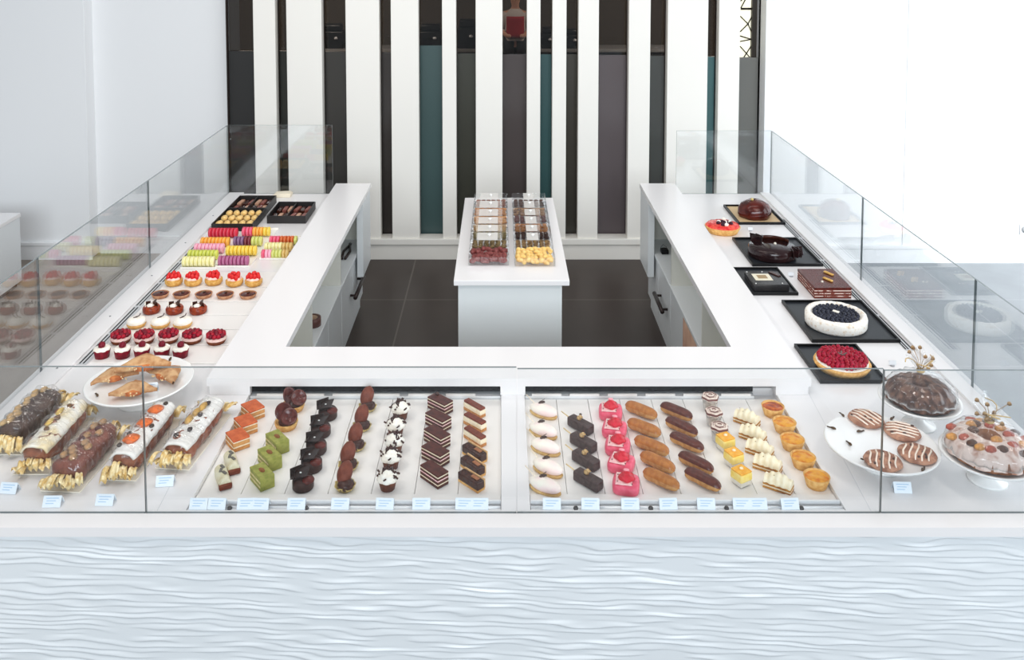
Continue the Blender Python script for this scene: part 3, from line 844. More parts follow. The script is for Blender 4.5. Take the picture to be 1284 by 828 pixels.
# --- slim bars
b = NB(); layers(b, .098, .03, [0, .012, .03]); 
SLB1 = ('red_brown_bar', 'pastry', [('cake_layers', mesh('cake_layers', b, [SPONGE, CREAM])), ('glaze', rects(.0985, .026, .0302, .038, food('russet glaze', (126, 58, 40), (104, 46, 32), .4)))])
b = NB(); box(b, -.049, .049, -.017, .017, 0, .008, bevel=.001); base = mesh('biscuit', b, CRUST)
b = NB(); box(b, -.05, .05, -.018, .014, .008, .034, bevel=.004); dkb = mesh('chocolate_body', b, CHOC)
b = NB(); box(b, -.05, .05, .0142, .0185, .006, .037, bevel=.0012); ins = mesh('tan_side', b, food('tan biscuit', (226, 184, 132), (206, 160, 108), .6))
b = NB(); box(b, .002, .034, -.006, .008, .0342, .037, bevel=.001); stp = mesh('gold_band', b, food('tan band', (170, 112, 76), (150, 96, 62), .4))
SLB2 = ('dark_bar', 'pastry', [('biscuit', base), ('chocolate_body', dkb), ('tan_side', ins), ('gold_band', stp)])
# --- white ovals
b = NB(); ball(b, .03, (0, 0, .022), (2.0, .95, .72), sub=3); iv = mesh('icing', b, BLUSH)
b = NB(); lathe(b, [(0, 0), (.034, 0), (.037, .006), (.034, .010), (0, .011)], 28, sx=1.62, sy=.78); ob = mesh('biscuit', b, food('pale biscuit', (224, 190, 130), (206, 166, 104), .7))
b = NB()
for (x, y, z, r) in ((-.014, .008, .045, .008), (-.006, .012, .047, .006), (-.018, .002, .043, .006)): ball(b, r, (x, y, z), (1.2, .8, .7), sub=1)
cbox(b, .02, .004, .0015, (-.012, .013, .051), rot=R('Y', -35) @ R('Z', 30))
gc = mesh('garnish', b, food('dark garnish', (84, 66, 62), (58, 44, 42), .5))
b = NB(); tube(b, [(-.03, 0, .03), (-.085, .012, .055)], .0016, 6); st = mesh('pick', b, mat('pale pick', (240, 224, 200), .5))
WHOV = ('white_oval_cake', 'cake', [('biscuit', ob), ('icing', iv), ('garnish', gc), ('pick', st)])
# --- dark bars on sticks
b = NB(); box(b, -.054, .054, -.02, .02, 0, .036, bevel=.007, segs=3); db = mesh('bar', b, food('dull chocolate coat', (78, 62, 60), (62, 48, 46), .4, coat=.25))
b = NB(); ball(b, .010, (-.008, 0, .041), (1, .9, .8), nz=.3, nf=90); cbox(b, .014, .012, .003, (-.002, .002, .048), rot=R('Y', 20)); nt_ = mesh('nut', b, food('gold nut', (206, 176, 126), (160, 122, 78), .5))
b = NB(); ball(b, .006, (-.010, .010, .05), (1, 1, 1), sub=1); n2 = mesh('dark_crumb', b, CHOC)
b = NB(); tube(b, [(-.05, 0, .022), (-.1, 0, .03)], .0022, 6); pk = mesh('pick', b, WOOD)
DBAR = ('dark_stick_bar', 'pastry', [('bar', db), ('nut', nt_, [('dark_crumb', n2)]), ('pick', pk)])
# --- pink rose cakes
b = NB(); lathe(b, [(0, 0), (.04, 0), (.045, .006), (.046, .02), (.043, .029), (.036, .032), (0, .032)], 40, fn=lambda r, t, z: (r / max(abs(math.cos(t)) ** 4 + abs(math.sin(t)) ** 4, .001) ** .25 * .93, z)); pb = mesh('pink_body', b, PINK)
b = NB(); cbox(b, .052, .064, .003, (-.006, -.002, .0345), bevel=.0012, rot=R('Z', 0)); pt = mesh('pale_top', b, PINKL)
b = NB()
lathe(b, [(.022, .035), (.026, .041), (.021, .047), (.016, .048), (.014, .053), (.007, .058), (0, .06)], 28, c=(.002, 0, 0), fn=lambda r, t, z: (r * (1 + .12 * math.cos(5 * t + z * 200)), z)); rs = mesh('rose', b, RED)
b = NB()
for (x, y) in ((-.026, -.02), (-.026, .016), (.02, -.028)): ball(b, .0026, (x, y, .0365), sub=1)
pt2 = mesh('sugar_pearls', b, mat('dark pearl', (120, 50, 50), .3))
b = NB(); ball(b, .009, (0, .006, .060), (1.1, .7, .5)); pet = mesh('petal', b, food('pink petal', (252, 180, 186), (250, 150, 164), .4))
PNKC = ('pink_rose_cake', 'cake', [('pink_body', pb), ('pale_top', pt), ('rose', rs, [('petal', pet)]), ('sugar_pearls', pt2)])
# --- eclairs
def eclair(ice, kind):
    body = capsule(.142, .046, .040, food('choux', (200, 150, 92), (176, 122, 68), .65), z0=.0014, nz=.0012)
    b = NB()
    def fn(u, v):
        t = -1 + 2 * u; a = PI * (.12 + .76 * v)
        e = math.sqrt(max(0, 1 - abs(t * .985) ** 4.5))
        return Vector((t * .0705, math.cos(a) * .0242 * e, .016 + math.sin(a) * .0275 * e))
    sheet(b, fn, 18, 12)
    rim = NB(); 
    return (kind, 'eclair', [('choux', body), ('icing', mesh('icing', b, ice))])
ECL1 = eclair(CARAM, 'caramel_eclair'); ECL2 = eclair(EDARK, 'chocolate_eclair')
# --- striped cups, yellow cups
b = NB(); lathe(b, [(0, 0), (.026, 0), (.031, .05), (.0300, .05), (.0252, .002), (0, .0015)], 26); cupm = mesh('clear_cup', b, CUP)
b = NB(); lathe(b, [(0, .003), (.0245, .003), (.0285, .042), (0, .043)], 26); fil = mesh('cream_filling', b, food('beige cream', (232, 214, 196), (214, 190, 170), .5))
b = NB(); lathe(b, [(.029, .043), (.033, .05), (.031, .057), (.024, .060), (.023, .057), (.016, .057), (.015, .061), (.008, .0625), (.007, .059), (0, .059)], 30, mis=[0, 1, 0, 1, 0, 1, 0, 1, 0], fn=lambda r, t, z: (r * (1 + .07 * math.cos(6 * t)), z)); ros = mesh('striped_rosette', b, [food('pale cocoa cream', (238, 222, 208), (222, 198, 184), .45), food('mauve cocoa', (124, 82, 76), (104, 64, 60), .45)])
STRC = ('striped_cup', 'dessert cup', [('clear_cup', cupm), ('cream_filling', fil), ('striped_rosette', ros)])
b = NB(); box(b, -.024, .024, -.024, .024, 0, .036, bevel=.003); y1 = mesh('clear_cup', b, CUP)
b = NB(); box(b, -.0225, .0225, -.0225, .0225, .002, .018, bevel=.002); y2 = mesh('white_layer', b, WCREAM)
b = NB(); box(b, -.0265, .0265, -.0265, .0265, .0182, .046, bevel=.005); y3 = mesh('yellow_mousse', b, YELL)
b = NB(); box(b, -.025, .025, -.025, .025, .0462, .051, bevel=.002); y4 = mesh('orange_jelly', b, ORJ)
b = NB(); ball(b, .007, (.002, .002, .053), (1, 1, .5)); y5 = mesh('pale_dot', b, mat('painted highlight', (255, 240, 200), .2))  # highlight on the jelly, modelled as a pale blob
YELC = ('yellow_cup', 'dessert cup', [('clear_cup', y1), ('white_layer', y2), ('yellow_mousse', y3), ('orange_jelly', y4), ('pale_dot', y5)])
# --- cream slices
PUFF = food('puff pastry', (196, 140, 66), (160, 102, 44), .7)
b = NB(); layers(b, .094, .042, [0, .007, .012, .019], dx=.0); pf = mesh('puff_layers', b, [PUFF, CREAM, PUFF])
b = NB()
def fn(u, v):
    a = PI * v; w = .0205 * (1 + .10 * math.cos(u * 26)); h = .020 + .016 * math.sin(u * PI) + .003 * math.cos(u * 26)
    return Vector((-.044 + u * .09, -math.cos(a) * w, .0192 + math.sin(a) * h))
sheet(b, fn, 26, 10)
e = [b.verts.new((-.044, -math.cos(PI * k / 10) * .0205 * 1.1, .0192 + math.sin(PI * k / 10) * .023)) for k in range(11)]; b.faces.new(e)
e = [b.verts.new((.046, -math.cos(PI * k / 10) * .0205 * 1.06, .0192 + math.sin(PI * k / 10) * .022)) for k in range(11)]; b.faces.new(e)
pc = mesh('piped_cream', b, food('ivory cream', (250, 240, 212), (244, 230, 196), .4, bump=.1))
b = NB(); rr = random.Random(9)
for k in range(9): cbox(b, .004, .002, .0015, (rr.uniform(-.03, .045), rr.uniform(-.012, .012), .047 + rr.uniform(-.004, .004)), rot=R('Z', rr.uniform(0, 180)))
pz_ = mesh('crumbs', b, food('pistachio crumb', (160, 140, 86), None, .6))
CRSL = ('cream_slice', 'pastry', [('puff_layers', pf), ('piped_cream', pc, [('crumbs', pz_)])])
# --- custard tarts
def custard(m):
    b = NB(); lathe(b, [(.0405, .030), (.03, .0325), (.012, .0335), (0, .033)], 30, fn=lambda r, t, z: (r, z + .0008 * math.cos(3 * t))); return mesh('custard', b, m)
CT = tartshell(.033, .044, .036, CRUST, .0, th=.003)
CTA = ('custard_tart', 'tart', [('crust', CT), ('custard', custard(CUST))])
CTB = ('custard_tart', 'tart', [('crust', CT), ('custard', custard(food('browned custard', (150, 60, 34), (212, 108, 40), .3, scale=50, coat=.4)))])

def row(proto, pts, h, rz, fmt, group, jit=3, scale=1.0):
    """pts: photo pixels of the middles, far to near; fmt gets the place word"""
    n = len(pts)
    for i, (px, py) in enumerate(pts):
        k = n - 1 - i
        word = 'nearest the front glass' if k == 0 else ('farthest from the front glass' if i == 0 else ORD[k] + ' from the front glass')
        p = P(px, py, TZ + h / 2)
        pr = proto[i] if isinstance(proto, list) else proto
        make(pr, fmt % word, (p.x, p.y, TZ + .0004), math.radians((rz[i] if isinstance(rz, (list, tuple)) else rz) + random.uniform(-jit, jit)), group, scale)
row(ORSQ, [(317, 515), (308, 533), (298, 551.5)], .043, -50, 'orange glazed square cake, %s of the three', 'orange squares')
row(SILB, [(290.5, 580), (279.5, 598)], .034, -62, 'pale glazed bar with a brown dipped end, %s', 'glazed bars')
row(SHTA, [(368, 506), (359, 528)], .05, [20, -10], 'round tart topped with two curved chocolate shells, %s', 'shell tarts')
row(GRSL, [(347.5, 555), (338, 575), (328.5, 598)], .046, -51, 'green layered slice, %s of the three', 'green slices')
row(BLKC, [(411, 516), (402.5, 537), (397, 558.5), (391, 580), (380, 603)], .05, -6, 'black chocolate plate cake, %s in its row', 'black plate cakes', 12)
row(EGGC, [(461, 506), (454, 530), (446.5, 554), (437, 578.5), (433, 604)], .05, -8, 'brown almond shaped shell on gold paper, %s in its row', 'brown shell cakes', 6)
row(CRCU, [(502, 515), (496, 536), (494.5, 556), (490, 576), (486, 602)], .06, 0, 'white cream topped cup with chocolate shards, %s in its row', 'cream topped cups', 90)
CHSL_N = (CHSL[0], CHSL[1], CHSL[2] + [('nut', fig)])
row([CHSL_N, CHSL, CHSL, CHSL, CHSL], [(552, 507), (549.5, 527.5), (548, 548.5), (546, 570), (544.5, 595)], .046, -44, 'chocolate slice with cream layers, %s in its row', 'layered chocolate slices')
row(SLB1, [(595, 512), (595.5, 529.5), (595.5, 547.5)], .038, -46, 'slim red brown bar with cream side, %s of the three', 'slim bars')
row(SLB2, [(595, 568), (593, 584.5), (591, 602.5)], .036, -46, 'slim dark chocolate bar with tan band, %s of the three', 'slim bars')
row(WHOV, [(681.5, 514), (681, 538.5), (684, 559), (687, 585), (683.5, 608)], .045, -34, 'ivory pink oval cake with dark garnish, %s in its row', 'white oval cakes', 4)
row(DBAR, [(728, 533), (731.5, 555), (734.5, 577), (737.5, 602)], .036, -48, 'dark chocolate bar on a stick, %s in its row', 'dark bars on sticks', 3)
row(PNKC, [(765.5, 515), (770.5, 537), (774.5, 558), (779, 580), (785, 606)], .045, -14, 'pink rose topped cake, %s in its row', 'pink rose cakes', 8, 1.07)
row(ECL1, [(804, 514.5), (807.5, 536.5), (817, 559), (824.5, 579.5), (829, 601)], .042, -41, 'caramel brown eclair, %s in its row', 'caramel eclairs', 3)
row(ECL2, [(848, 516), (854.5, 535), (861, 554.5), (872.5, 580), (881, 601)], .042, -43, 'chocolate brown eclair, %s in its row', 'chocolate eclairs', 3)
row(STRC, [(890.5, 505.5), (895, 524.5), (902, 543.5)], .055, 0, 'mauve striped dessert cup, %s of the three', 'striped cups', 60)
row(YELC, [(909.5, 555.5), (920, 575), (929.5, 598)], .05, 26, 'yellow cup with orange jelly top, %s of the three', 'yellow cups', 6)
row(CRSL, [(936.5, 524), (944, 543.5), (952.5, 562), (962.5, 581), (976, 605)], .045, -36, 'cream topped puff slice, %s in its row', 'cream slices', 4)
row([CTB, CTA, CTA, CTA, CTA], [(969, 514.5), (983.5, 534.5), (993.5, 556), (1007, 578.5), (1024, 603)], .036, 0, 'round custard tart, %s in its row', 'custard tarts', 90)
# ================================================================== LEFT SIDE: SMALL TARTS
BERRY = food('raspberry red', (176, 22, 46), (140, 14, 36), .3, scale=120, coat=.3)
DBERRY = food('deep raspberry', (128, 18, 40), (96, 12, 30), .3, scale=120, coat=.3)
STRAW = food('strawberry', (226, 52, 48), (206, 30, 36), .3, coat=.35)
def berry_mesh(r, m):
    b = NB(); ball(b, r, (0, 0, r * .8), (1, 1, 1.05), sub=2, nz=.18, nf=1.6 / r); return mesh('raspberry', b, m)
LT = S + .0056
# white trays of the left counter
def quad_tray(y0p, y1p, label):
    ya, yb = P(300, y0p, S).y, P(300, y1p, S).y
    xa, xb = XLo + .17, XLb - .012
    t = thing('flat_tray', label, 'tray', ((xa + xb) / 2, ya, S + .0006), group='white flat trays on the left counter')
    w = xb - xa; d = yb - ya
    b = NB(); box(b, -w / 2, w / 2, 0, d - .004, 0, .004, bevel=.001)
    obj('plate', b, TRAYW, t)
for a, c, what in ((457, 434, 'red cups'), (433.5, 414.5, 'raspberry tarts'), (414, 396.5, 'cream rounds'), (396, 379.5, 'caramel cakes'), (379, 361.5, 'dark chocolate tarts'), (361, 342, 'strawberry puffs')):
    quad_tray(a, c, 'thin white tray under the row of %s' % what)
def lrow(proto, pts, h, fmt, group, jit=40, scale=1.0):
    for i, (px, py) in enumerate(pts):
        n = len(pts)
        word = 'nearest the outer glass' if i == 0 else ('nearest the service shelf' if i == n - 1 else ORD[i] + ' from the outer glass')
        p = P(px, py, LT + h / 2)
        make(proto, fmt % word, (p.x, p.y, S + .005), math.radians(random.uniform(-jit, jit)), group, scale)
# red cups
b = NB(); lathe(b, [(0, 0), (.030, 0), (.035, .034), (.033, .036), (0, .034)], 26); rc = mesh('red_cup', b, food('dark red cake', (138, 20, 40), (112, 14, 32), .4, coat=.2))
b = NB(); lathe(b, [(.0345, .033), (.036, .038), (.030, .043), (.015, .044), (0, .044)], 26, fn=lambda r, t, z: (r * (1 + .04 * math.cos(8 * t)), z)); rcc = mesh('cream_ring', b, WCREAM)
bm_ = berry_mesh(.0155, DBERRY)
REDC = ('red_cup_cake', 'cup cake', [('red_cup', rc), ('cream_ring', rcc), ('raspberry', bm_, None, (0, .002, .039))])
lrow(REDC, [(128, 441), (153.5, 441), (178, 440), (203, 440), (226.5, 440.5)], .045, 'red cup cake with white cream rim and a berry, %s', 'red cup cakes')
# raspberry tarts
bs = berry_mesh(.0105, BERRY); bs2 = berry_mesh(.0105, DBERRY)
rr = random.Random(3)
pos = [(0, 0, .036)] + [(.019 * math.cos(a * PI / 3), .019 * math.sin(a * PI / 3), .033) for a in range(6)] + [(.035 * math.cos(a * PI / 6 + .2), .035 * math.sin(a * PI / 6 + .2), .029) for a in range(12)]
b = NB(); lathe(b, [(0, .0), (.038, 0), (.046, .018), (.043, .019), (0, .018)], 28); rcr = mesh('crust', b, food('brown crust', (132, 72, 46), (104, 52, 32), .6))
b = NB(); lathe(b, [(.046, .018), (.0475, .022), (.044, .029), (0, .030)], 28); rcm = mesh('cream_layer', b, food('pink cream', (240, 214, 204), (230, 190, 184), .5))
RASP = ('raspberry_tart', 'tart', [('crust', rcr), ('cream_layer', rcm)] + [('raspberry', bs if k % 3 else bs2, None, q) for k, q in enumerate(pos)])
lrow(RASP, [(151.5, 423), (181, 423), (211.5, 422), (241, 422.5), (271, 423.5)], .042, 'small tart heaped with dark red raspberries, %s', 'raspberry tarts')
# cream rounds
b = NB(); lathe(b, [(0, 0), (.036, 0), (.044, .012), (.043, .018), (0, .018)], 28); c1 = mesh('crust', b, CRUST)
b = NB(); lathe(b, [(.042, .0182), (.044, .026), (.038, .036), (.022, .041), (0, .042)], 28); c2 = mesh('cream_dome', b, WCREAM)
b = NB(); tube(b, [(-.006, 0, .043), (.012, .006, .048), (.016, .01, .058)], .0022, 6); cbox(b, .018, .006, .002, (-.004, 0, .043), rot=R('Z', 30)); c3 = mesh('dark_sprig', b, CHOC)
CRND = ('cream_round', 'tart', [('crust', c1), ('cream_dome', c2), ('dark_sprig', c3)])
lrow(CRND, [(171, 403.5), (201, 403.5), (229, 403.5)], .042, 'round tart with smooth white cream dome, %s', 'cream rounds', 15)
# caramel cakes
b = NB(); lathe(b, [(0, 0), (.037, 0), (.042, .006), (.042, .024), (.036, .032), (0, .033)], 28); d1 = mesh('caramel_base', b, food('red caramel glaze', (158, 66, 36), (122, 44, 26), .2, coat=.5))
b = NB()
for k, (x, y, r) in enumerate(((-.018, .004, 20), (.012, .016, 70), (.02, -.008, -30))): cbox(b, .026, .003, .026, (x, y, .042), rot=R('Z', r) @ R('X', 15), bevel=.001)
d2 = mesh('dark_plaque', b, CHOC)
b = NB(); lathe(b, [(.016, .033), (.018, .037), (.010, .043), (0, .046)], 20, c=(-.004, -.006, 0), fn=lambda r, t, z: (r * (1 + .1 * math.cos(6 * t)), z)); cbox(b, .004, .003, .03, (-.026, -.012, .044)); d3 = mesh('cream_rosette', b, WCREAM)
CARA = ('caramel_cake', 'cake', [('caramel_base', d1), ('dark_plaque', d2), ('cream_rosette', d3)])
lrow(CARA, [(190, 385.5), (219, 386), (248.5, 386)], .046, 'glossy red brown cake with dark chocolate plaques, %s', 'caramel cakes', 25)
# dark chocolate tarts
b = NB(); lathe(b, [(0, 0), (.036, 0), (.044, .018), (.0405, .0185), (.038, .015), (0, .015)], 28); e1 = mesh('crust', b, food('pale brown crust', (198, 150, 116), (170, 116, 84), .6))
b = NB(); lathe(b, [(.040, .0152), (.034, .018), (0, .019)], 26); e2 = mesh('ganache', b, food('brown ganache', (88, 38, 30), (66, 26, 20), .2, coat=.5))
b = NB(); cbox(b, .014, .006, .003, (.004, .004, .021), rot=R('Z', 30)); e3 = mesh('chocolate_curl', b, CHOCM)
DCHT = ('chocolate_tart', 'tart', [('crust', e1), ('ganache', e2), ('chocolate_curl', e3)])
lrow(DCHT, [(201, 369.5), (227.7, 369.5), (255.5, 369.5), (282.3, 370), (311, 370)], .02, 'flat dark chocolate tart in a thin crust, %s', 'dark chocolate tarts')
# strawberry puffs
b = NB(); lathe(b, [(0, 0), (.034, 0), (.045, .012), (.046, .028), (.038, .034), (0, .034)], 28); f1 = mesh('puff', b, food('golden choux', (226, 180, 104), (200, 144, 70), .6))
b = NB(); lathe(b, [(.038, .034), (.036, .042), (.02, .046), (0, .046)], 24, fn=lambda r, t, z: (r * (1 + .05 * math.cos(7 * t)), z)); f2 = mesh('cream', b, food('blush cream', (250, 220, 206), (246, 200, 190), .5))
b = NB(); ball(b, .013, (0, 0, 0), (.9, .9, 1.25), sub=2, nz=.05, nf=80); f3 = mesh('strawberry', b, STRAW)
STRP = ('strawberry_puff', 'pastry', [('puff', f1), ('cream', f2)] + [('strawberry', f3, None, q) for q in ((0, 0, .058), (.022, .004, .051), (-.021, .006, .052), (.008, -.022, .050), (-.010, -.02, .051), (.004, .023, .052), (-.028, -.008, .046), (.026, -.014, .046))])
lrow(STRP, [(218, 350.5), (242.3, 350.5), (268, 349.5), (294, 351), (318, 351)], .055, 'cream puff topped with bright red strawberries, %s', 'strawberry puffs')

# ================================================================== MACARONS
def macaron(c, c2, nm):
    m1 = food(nm + ' shell', c, c2, .55, bump=.05); m2 = food(nm + ' filling', tuple(min(255, int(v * .75 + 70)) for v in c), None, .5)
    b = NB(); r = .0355
    for s in (1, -1):
        pr = [(r * .97, .0035), (r * 1.02, .005), (r, .0085), (r * .8, .0115), (r * .4, .0128), (0, .0132)]
        lathe(b, [(a, s * z) for a, z in pr], 16, mi=0)
    lathe(b, [(0, -.0034), (r * .93, -.0034), (r * .95, 0), (r * .93, .0034), (0, .0034)], 16, mi=1)
    b.transform(Matrix.Translation((0, 0, r * 1.02)) @ Matrix.Rotation(math.radians(90), 4, 'Y') )
    return ('macaron', 'macaron', [('macaron', mesh('macaron', b, [m1, m2]))])
MC = {'red': ((206, 44, 66), (220, 62, 82)), 'orange': ((246, 170, 62), (252, 188, 88)), 'pink': ((244, 166, 190), (250, 190, 206)), 'green': ((206, 212, 84), (218, 222, 112)), 'cream': ((240, 232, 160), (250, 246, 200)),
      'rose': ((230, 84, 116), (240, 110, 136)), 'purple': ((122, 84, 122), (146, 108, 140)), 'brown': ((112, 40, 50), (134, 56, 60)), 'yellow': ((244, 208, 72), (250, 220, 104)), 'plum': ((170, 88, 130), (188, 108, 146)), 'tan': ((214, 176, 96), (228, 196, 130)), 'lime': ((208, 212, 110), (222, 224, 140)), 'russet': ((206, 92, 40), (222, 116, 60))}
MP = {k: macaron(v[0], v[1], k + ' macaron') for k, v in MC.items()}
MROWS = [('left', 'first', 'rearmost row', 262, 298, 292.5, ['red'] * 8), ('left', '', 'second row from back', 252, 288, 304, ['orange'] * 8), ('left', '', 'middle row', 244, 281, 312, ['pink'] * 8), ('left', '', 'second row from front', 236, 273, 320, ['green'] * 8), ('left', '', 'front row', 229, 269, 329, ['cream'] * 8),
         ('middle', '', 'rearmost row', 304, 339, 291, ['rose'] * 3 + ['orange'] * 3 + ['yellow'] * 2), ('middle', '', 'second row from back', 293, 329, 303, ['purple'] * 3 + ['brown'] * 2 + ['lime'] * 3), ('middle', '', 'second row from front', 284, 322, 315, ['yellow'] * 8), ('middle', '', 'front row', 274, 312, 327.5, ['plum'] * 8),
         ('right', '', 'rearmost row', 338, 373, 302, ['rose'] * 3 + ['russet'] * 4 + ['lime']), ('right', '', 'middle row', 332, 367, 310, ['cream'] * 5 + ['tan'] * 3), ('right', '', 'front row', 328, 362, 318.5, ['rose'] * 1 + ['pink'] * 2 + ['lime'] * 3 + ['tan'] * 2)]
MTR = mat('clear plastic tray', (248, 246, 240), .2)
for tn, (xa, xb, yf, yb) in {'left': ((226, 271, 338, 289)), 'middle': ((270, 313, 336, 288)), 'right': ((325, 364, 326, 298))}.items():
    q = [P(xa, yf, S), P(xb, yf, S)]; y1 = P(xa, yb, S).y
    dx = (P(262, 290, S).x - P(229, 332, S).x) if tn == 'left' else 0
    x0 = P(xa, yf, S).x; x1 = P(xb, yf, S).x; y0 = P(xa, yf, S).y
    t = thing('macaron_tray', 'pale shallow tray holding the %s block of macaron rows' % tn, 'tray', ((x0 + x1) / 2, y0, S + .0006))
    b = NB(); w = x1 - x0; d = y1 - y0
    box(b, -w / 2, w / 2, 0, d, 0, .003, bevel=.001)
    box(b, -w / 2, w / 2, 0, .003, .003, .012); box(b, -w / 2, w / 2, d - .003, d, .003, .012)
    obj('tray_base', b, MTR, t)
for tn, _, wh, xa, xb, y, cols in MROWS:
    n = len(cols)
    p0, p1 = P(xa, y, S + .03), P(xb, y, S + .03)
    for i, cn in enumerate(cols):
        p = p0.lerp(p1, (i + .5) / n)
        runs = cols.count(cn); k = cols.index(cn)
        place = 'leftmost' if i == 0 else ('rightmost' if i == n - 1 else ORD[i] + ' from left')
        make(MP[cn], '%s macaron, %s in the %s, %s tray' % (cn, place, wh, tn), (p.x, p.y, S + .0045), random.uniform(-.04, .04), 'macarons standing in rows', min(1.0, (p1 - p0).length / n / .0272))

# ================================================================== CHOCOLATE BOXES
BOXB = mat('black card box', (22, 18, 18), .45)
def cbx(pts, label, kind):
    a, b_, c, d = [P(*q, S + .05) for q in pts]                   # far left, far right, near right, near left rim corners
    cx = (a + b_ + c + d) / 4
    w = ((b_ - a).length + (c - d).length) / 2; dep = (a.y + b_.y - c.y - d.y) / 2
    t = thing('chocolate_box', label, 'box', (cx.x, cx.y, S + .0006))
    hw, hd = w / 2, dep / 2
    b = NB(); box(b, -hw, hw, -hd, hd, 0, .006)
    th = .005
    box(b, -hw, hw, -hd, -hd + th, .006, .05); box(b, -hw, hw, hd - th, hd, .006, .05); box(b, -hw, -hw + th, -hd + th, hd - th, .006, .05); box(b, hw - th, hw, -hd + th, hd - th, .006, .05)
    obj('tray_box', b, BOXB, t)
    if kind != 'gold':
        b = NB(); box(b, -.003, .003, -hd + th, hd - th, .006, .046); obj('divider', b, BOXB, t)
    return t, cx, hw - .008, hd - .008
def choc(kind):
    if kind == 'gold':
        b = NB(); ball(b, .019, (0, 0, .017), (.85, 1.3, .8), sub=2, nz=.15, nf=60); box(b, -.012, .012, -.016, .016, 0, .012, bevel=.003); m1 = mesh('praline', b, food('golden praline', (242, 208, 142), (222, 176, 100), .45))
    elif kind == 'stick':
        b = NB(); cbox(b, .022, .075, .02, (0, 0, .010), bevel=.004); m1 = mesh('praline', b, food('rosy brown chocolate', (150, 92, 82), (112, 58, 50), .35))
    elif kind == 'dark':
        b = NB(); cbox(b, .024, .07, .018, (0, 0, .009), bevel=.004); m1 = mesh('praline', b, CHOC)
    else:
        b = NB(); cbox(b, .022, .075, .02, (0, 0, .010), bevel=.004); m1 = mesh('praline', b, food('almond chocolate', (206, 168, 142), (168, 120, 96), .45))
    return ('praline', 'chocolate', [('praline', m1)])
CH = {k: choc(k) for k in ('gold', 'stick', 'dark', 'pale')}
t, cx, hw, hd = cbx([(283, 262), (334, 260), (317, 281), (266, 281)], 'black open box of golden pralines behind the red macarons', 'gold')
k = 0
for j in range(3):
    for i in range(5):
        p = (cx.x - hw + (i + .5) * 2 * hw / 5 , cx.y - hd + (j + .5) * 2 * hd / 3, S + .0075)
        o = make(CH['gold'], 'golden praline in the black box behind the red macarons', p, random.uniform(-.25, .25), 'golden pralines', 1.4)
for pts, lab, nm in (([(300, 245), (346, 245.5), (333, 261.5), (287, 260)], 'black open box with two compartments of dark pralines in the far left corner', 'far left corner'), ([(347, 253), (394, 253), (385, 271), (337, 271)], 'black open box of brown and pale pralines beside the service shelf', 'service shelf')):
    t, cx, hw, hd = cbx(pts, lab, 'two')
    for s in (-1, 1):
        for j in range(2):
            for i in range(3):
                kk = ['stick', 'dark', 'pale', 'dark', 'stick', 'pale', 'stick', 'dark'][(i + j * 2 + (s > 0) * 3 + (nm[0] == 's')) % 8]
                p = (cx.x + s * hw / 2 - hw / 2 * .92 + (i + .5) * hw * .92 / 3, cx.y - hd + (j + .5) * hd, S + .0075)
                kind = {'stick': 'rosy brown', 'dark': 'dark', 'pale': 'pale almond'}[kk]
                make(CH[kk], '%s praline in the black box %s, %s compartment' % (kind, 'in the far left corner' if nm[0] == 'f' else 'beside the service shelf', 'left' if s < 0 else 'right'), p, random.uniform(-.15, .15), '%s pralines in the box by the %s, %s half' % (kind, nm, 'left' if s < 0 else 'right'), min(1.25, hw * .92 / 3 / .029, hd / .096))
# pale card stand behind the right-hand box
p = P(355, 246, S)
t = thing('paper_stack', 'small pale paper stack at the far end behind the black box', 'paper', (p.x, p.y, S + .0006))
b = NB(); cbox(b, .12, .08, .02, (0, 0, .01), bevel=.003); cbox(b, .1, .07, .006, (.005, 0, .0235), rot=R('Z', 8), bevel=.001); obj('paper', b, mat('pale paper', (240, 230, 208), .6), t)
# ================================================================== RIGHT SIDE: CAKES
BTRAY = mat('black tray', (16, 16, 18), .35, spec=.25)
BTRIN = mat('black tray base', (40, 43, 48), .35, spec=.25)
def btray(pts, label, inset=None):
    a, b_, c, d = [P(*q, S + .016) for q in pts]
    cx = (a + b_ + c + d) / 4
    w = ((b_ - a).length + (c - d).length) / 2; dep = (a.y + b_.y - c.y - d.y) / 2
    t = thing('black_tray', label, 'tray', (cx.x, cx.y, S + .0006))
    hw, hd, th = w / 2, dep / 2, .009
    b = NB()
    box(b, -hw, hw, -hd, -hd + th, 0, .016, bevel=.001); box(b, -hw, hw, hd - th, hd, 0, .016, bevel=.001); box(b, -hw, -hw + th, -hd + th, hd - th, 0, .016, bevel=.001); box(b, hw - th, hw, -hd + th, hd - th, 0, .016, bevel=.001)
    obj('rim', b, BTRAY, t)
    b = NB(); box(b, -hw + th, hw - th, -hd + th, hd - th, .0, .006); obj('tray_base', b, BTRIN, t)
    if inset:
        b = NB(); box(b, -hw + .02, hw - .02, -hd + .02, hd - .02, .0062, .008); obj('gold_board', b, inset, t, label='kraft gold cake board')
    return t
TB_ = S + .0072
KRAFT = mat('kraft gold board', (214, 186, 142), .5)
btray([(909, 256), (966, 257), (982, 279), (923, 279)], 'small black tray with a gold board under the dome cake', KRAFT)
btray([(919, 297), (1002, 298), (1030, 331), (942, 331)], 'black tray under the glossy dark round cake')
btray([(917, 335), (976, 335), (1000, 367), (940, 367)], 'small black tray under the slate dark square cake')
btray([(980, 376), (1084, 376), (1125, 426), (1018, 426)], 'large black tray under the white rimmed blueberry cake')
btray([(996, 431), (1077, 431), (1110, 477), (1028, 477)], 'black tray nearest the front, under the raspberry cake')
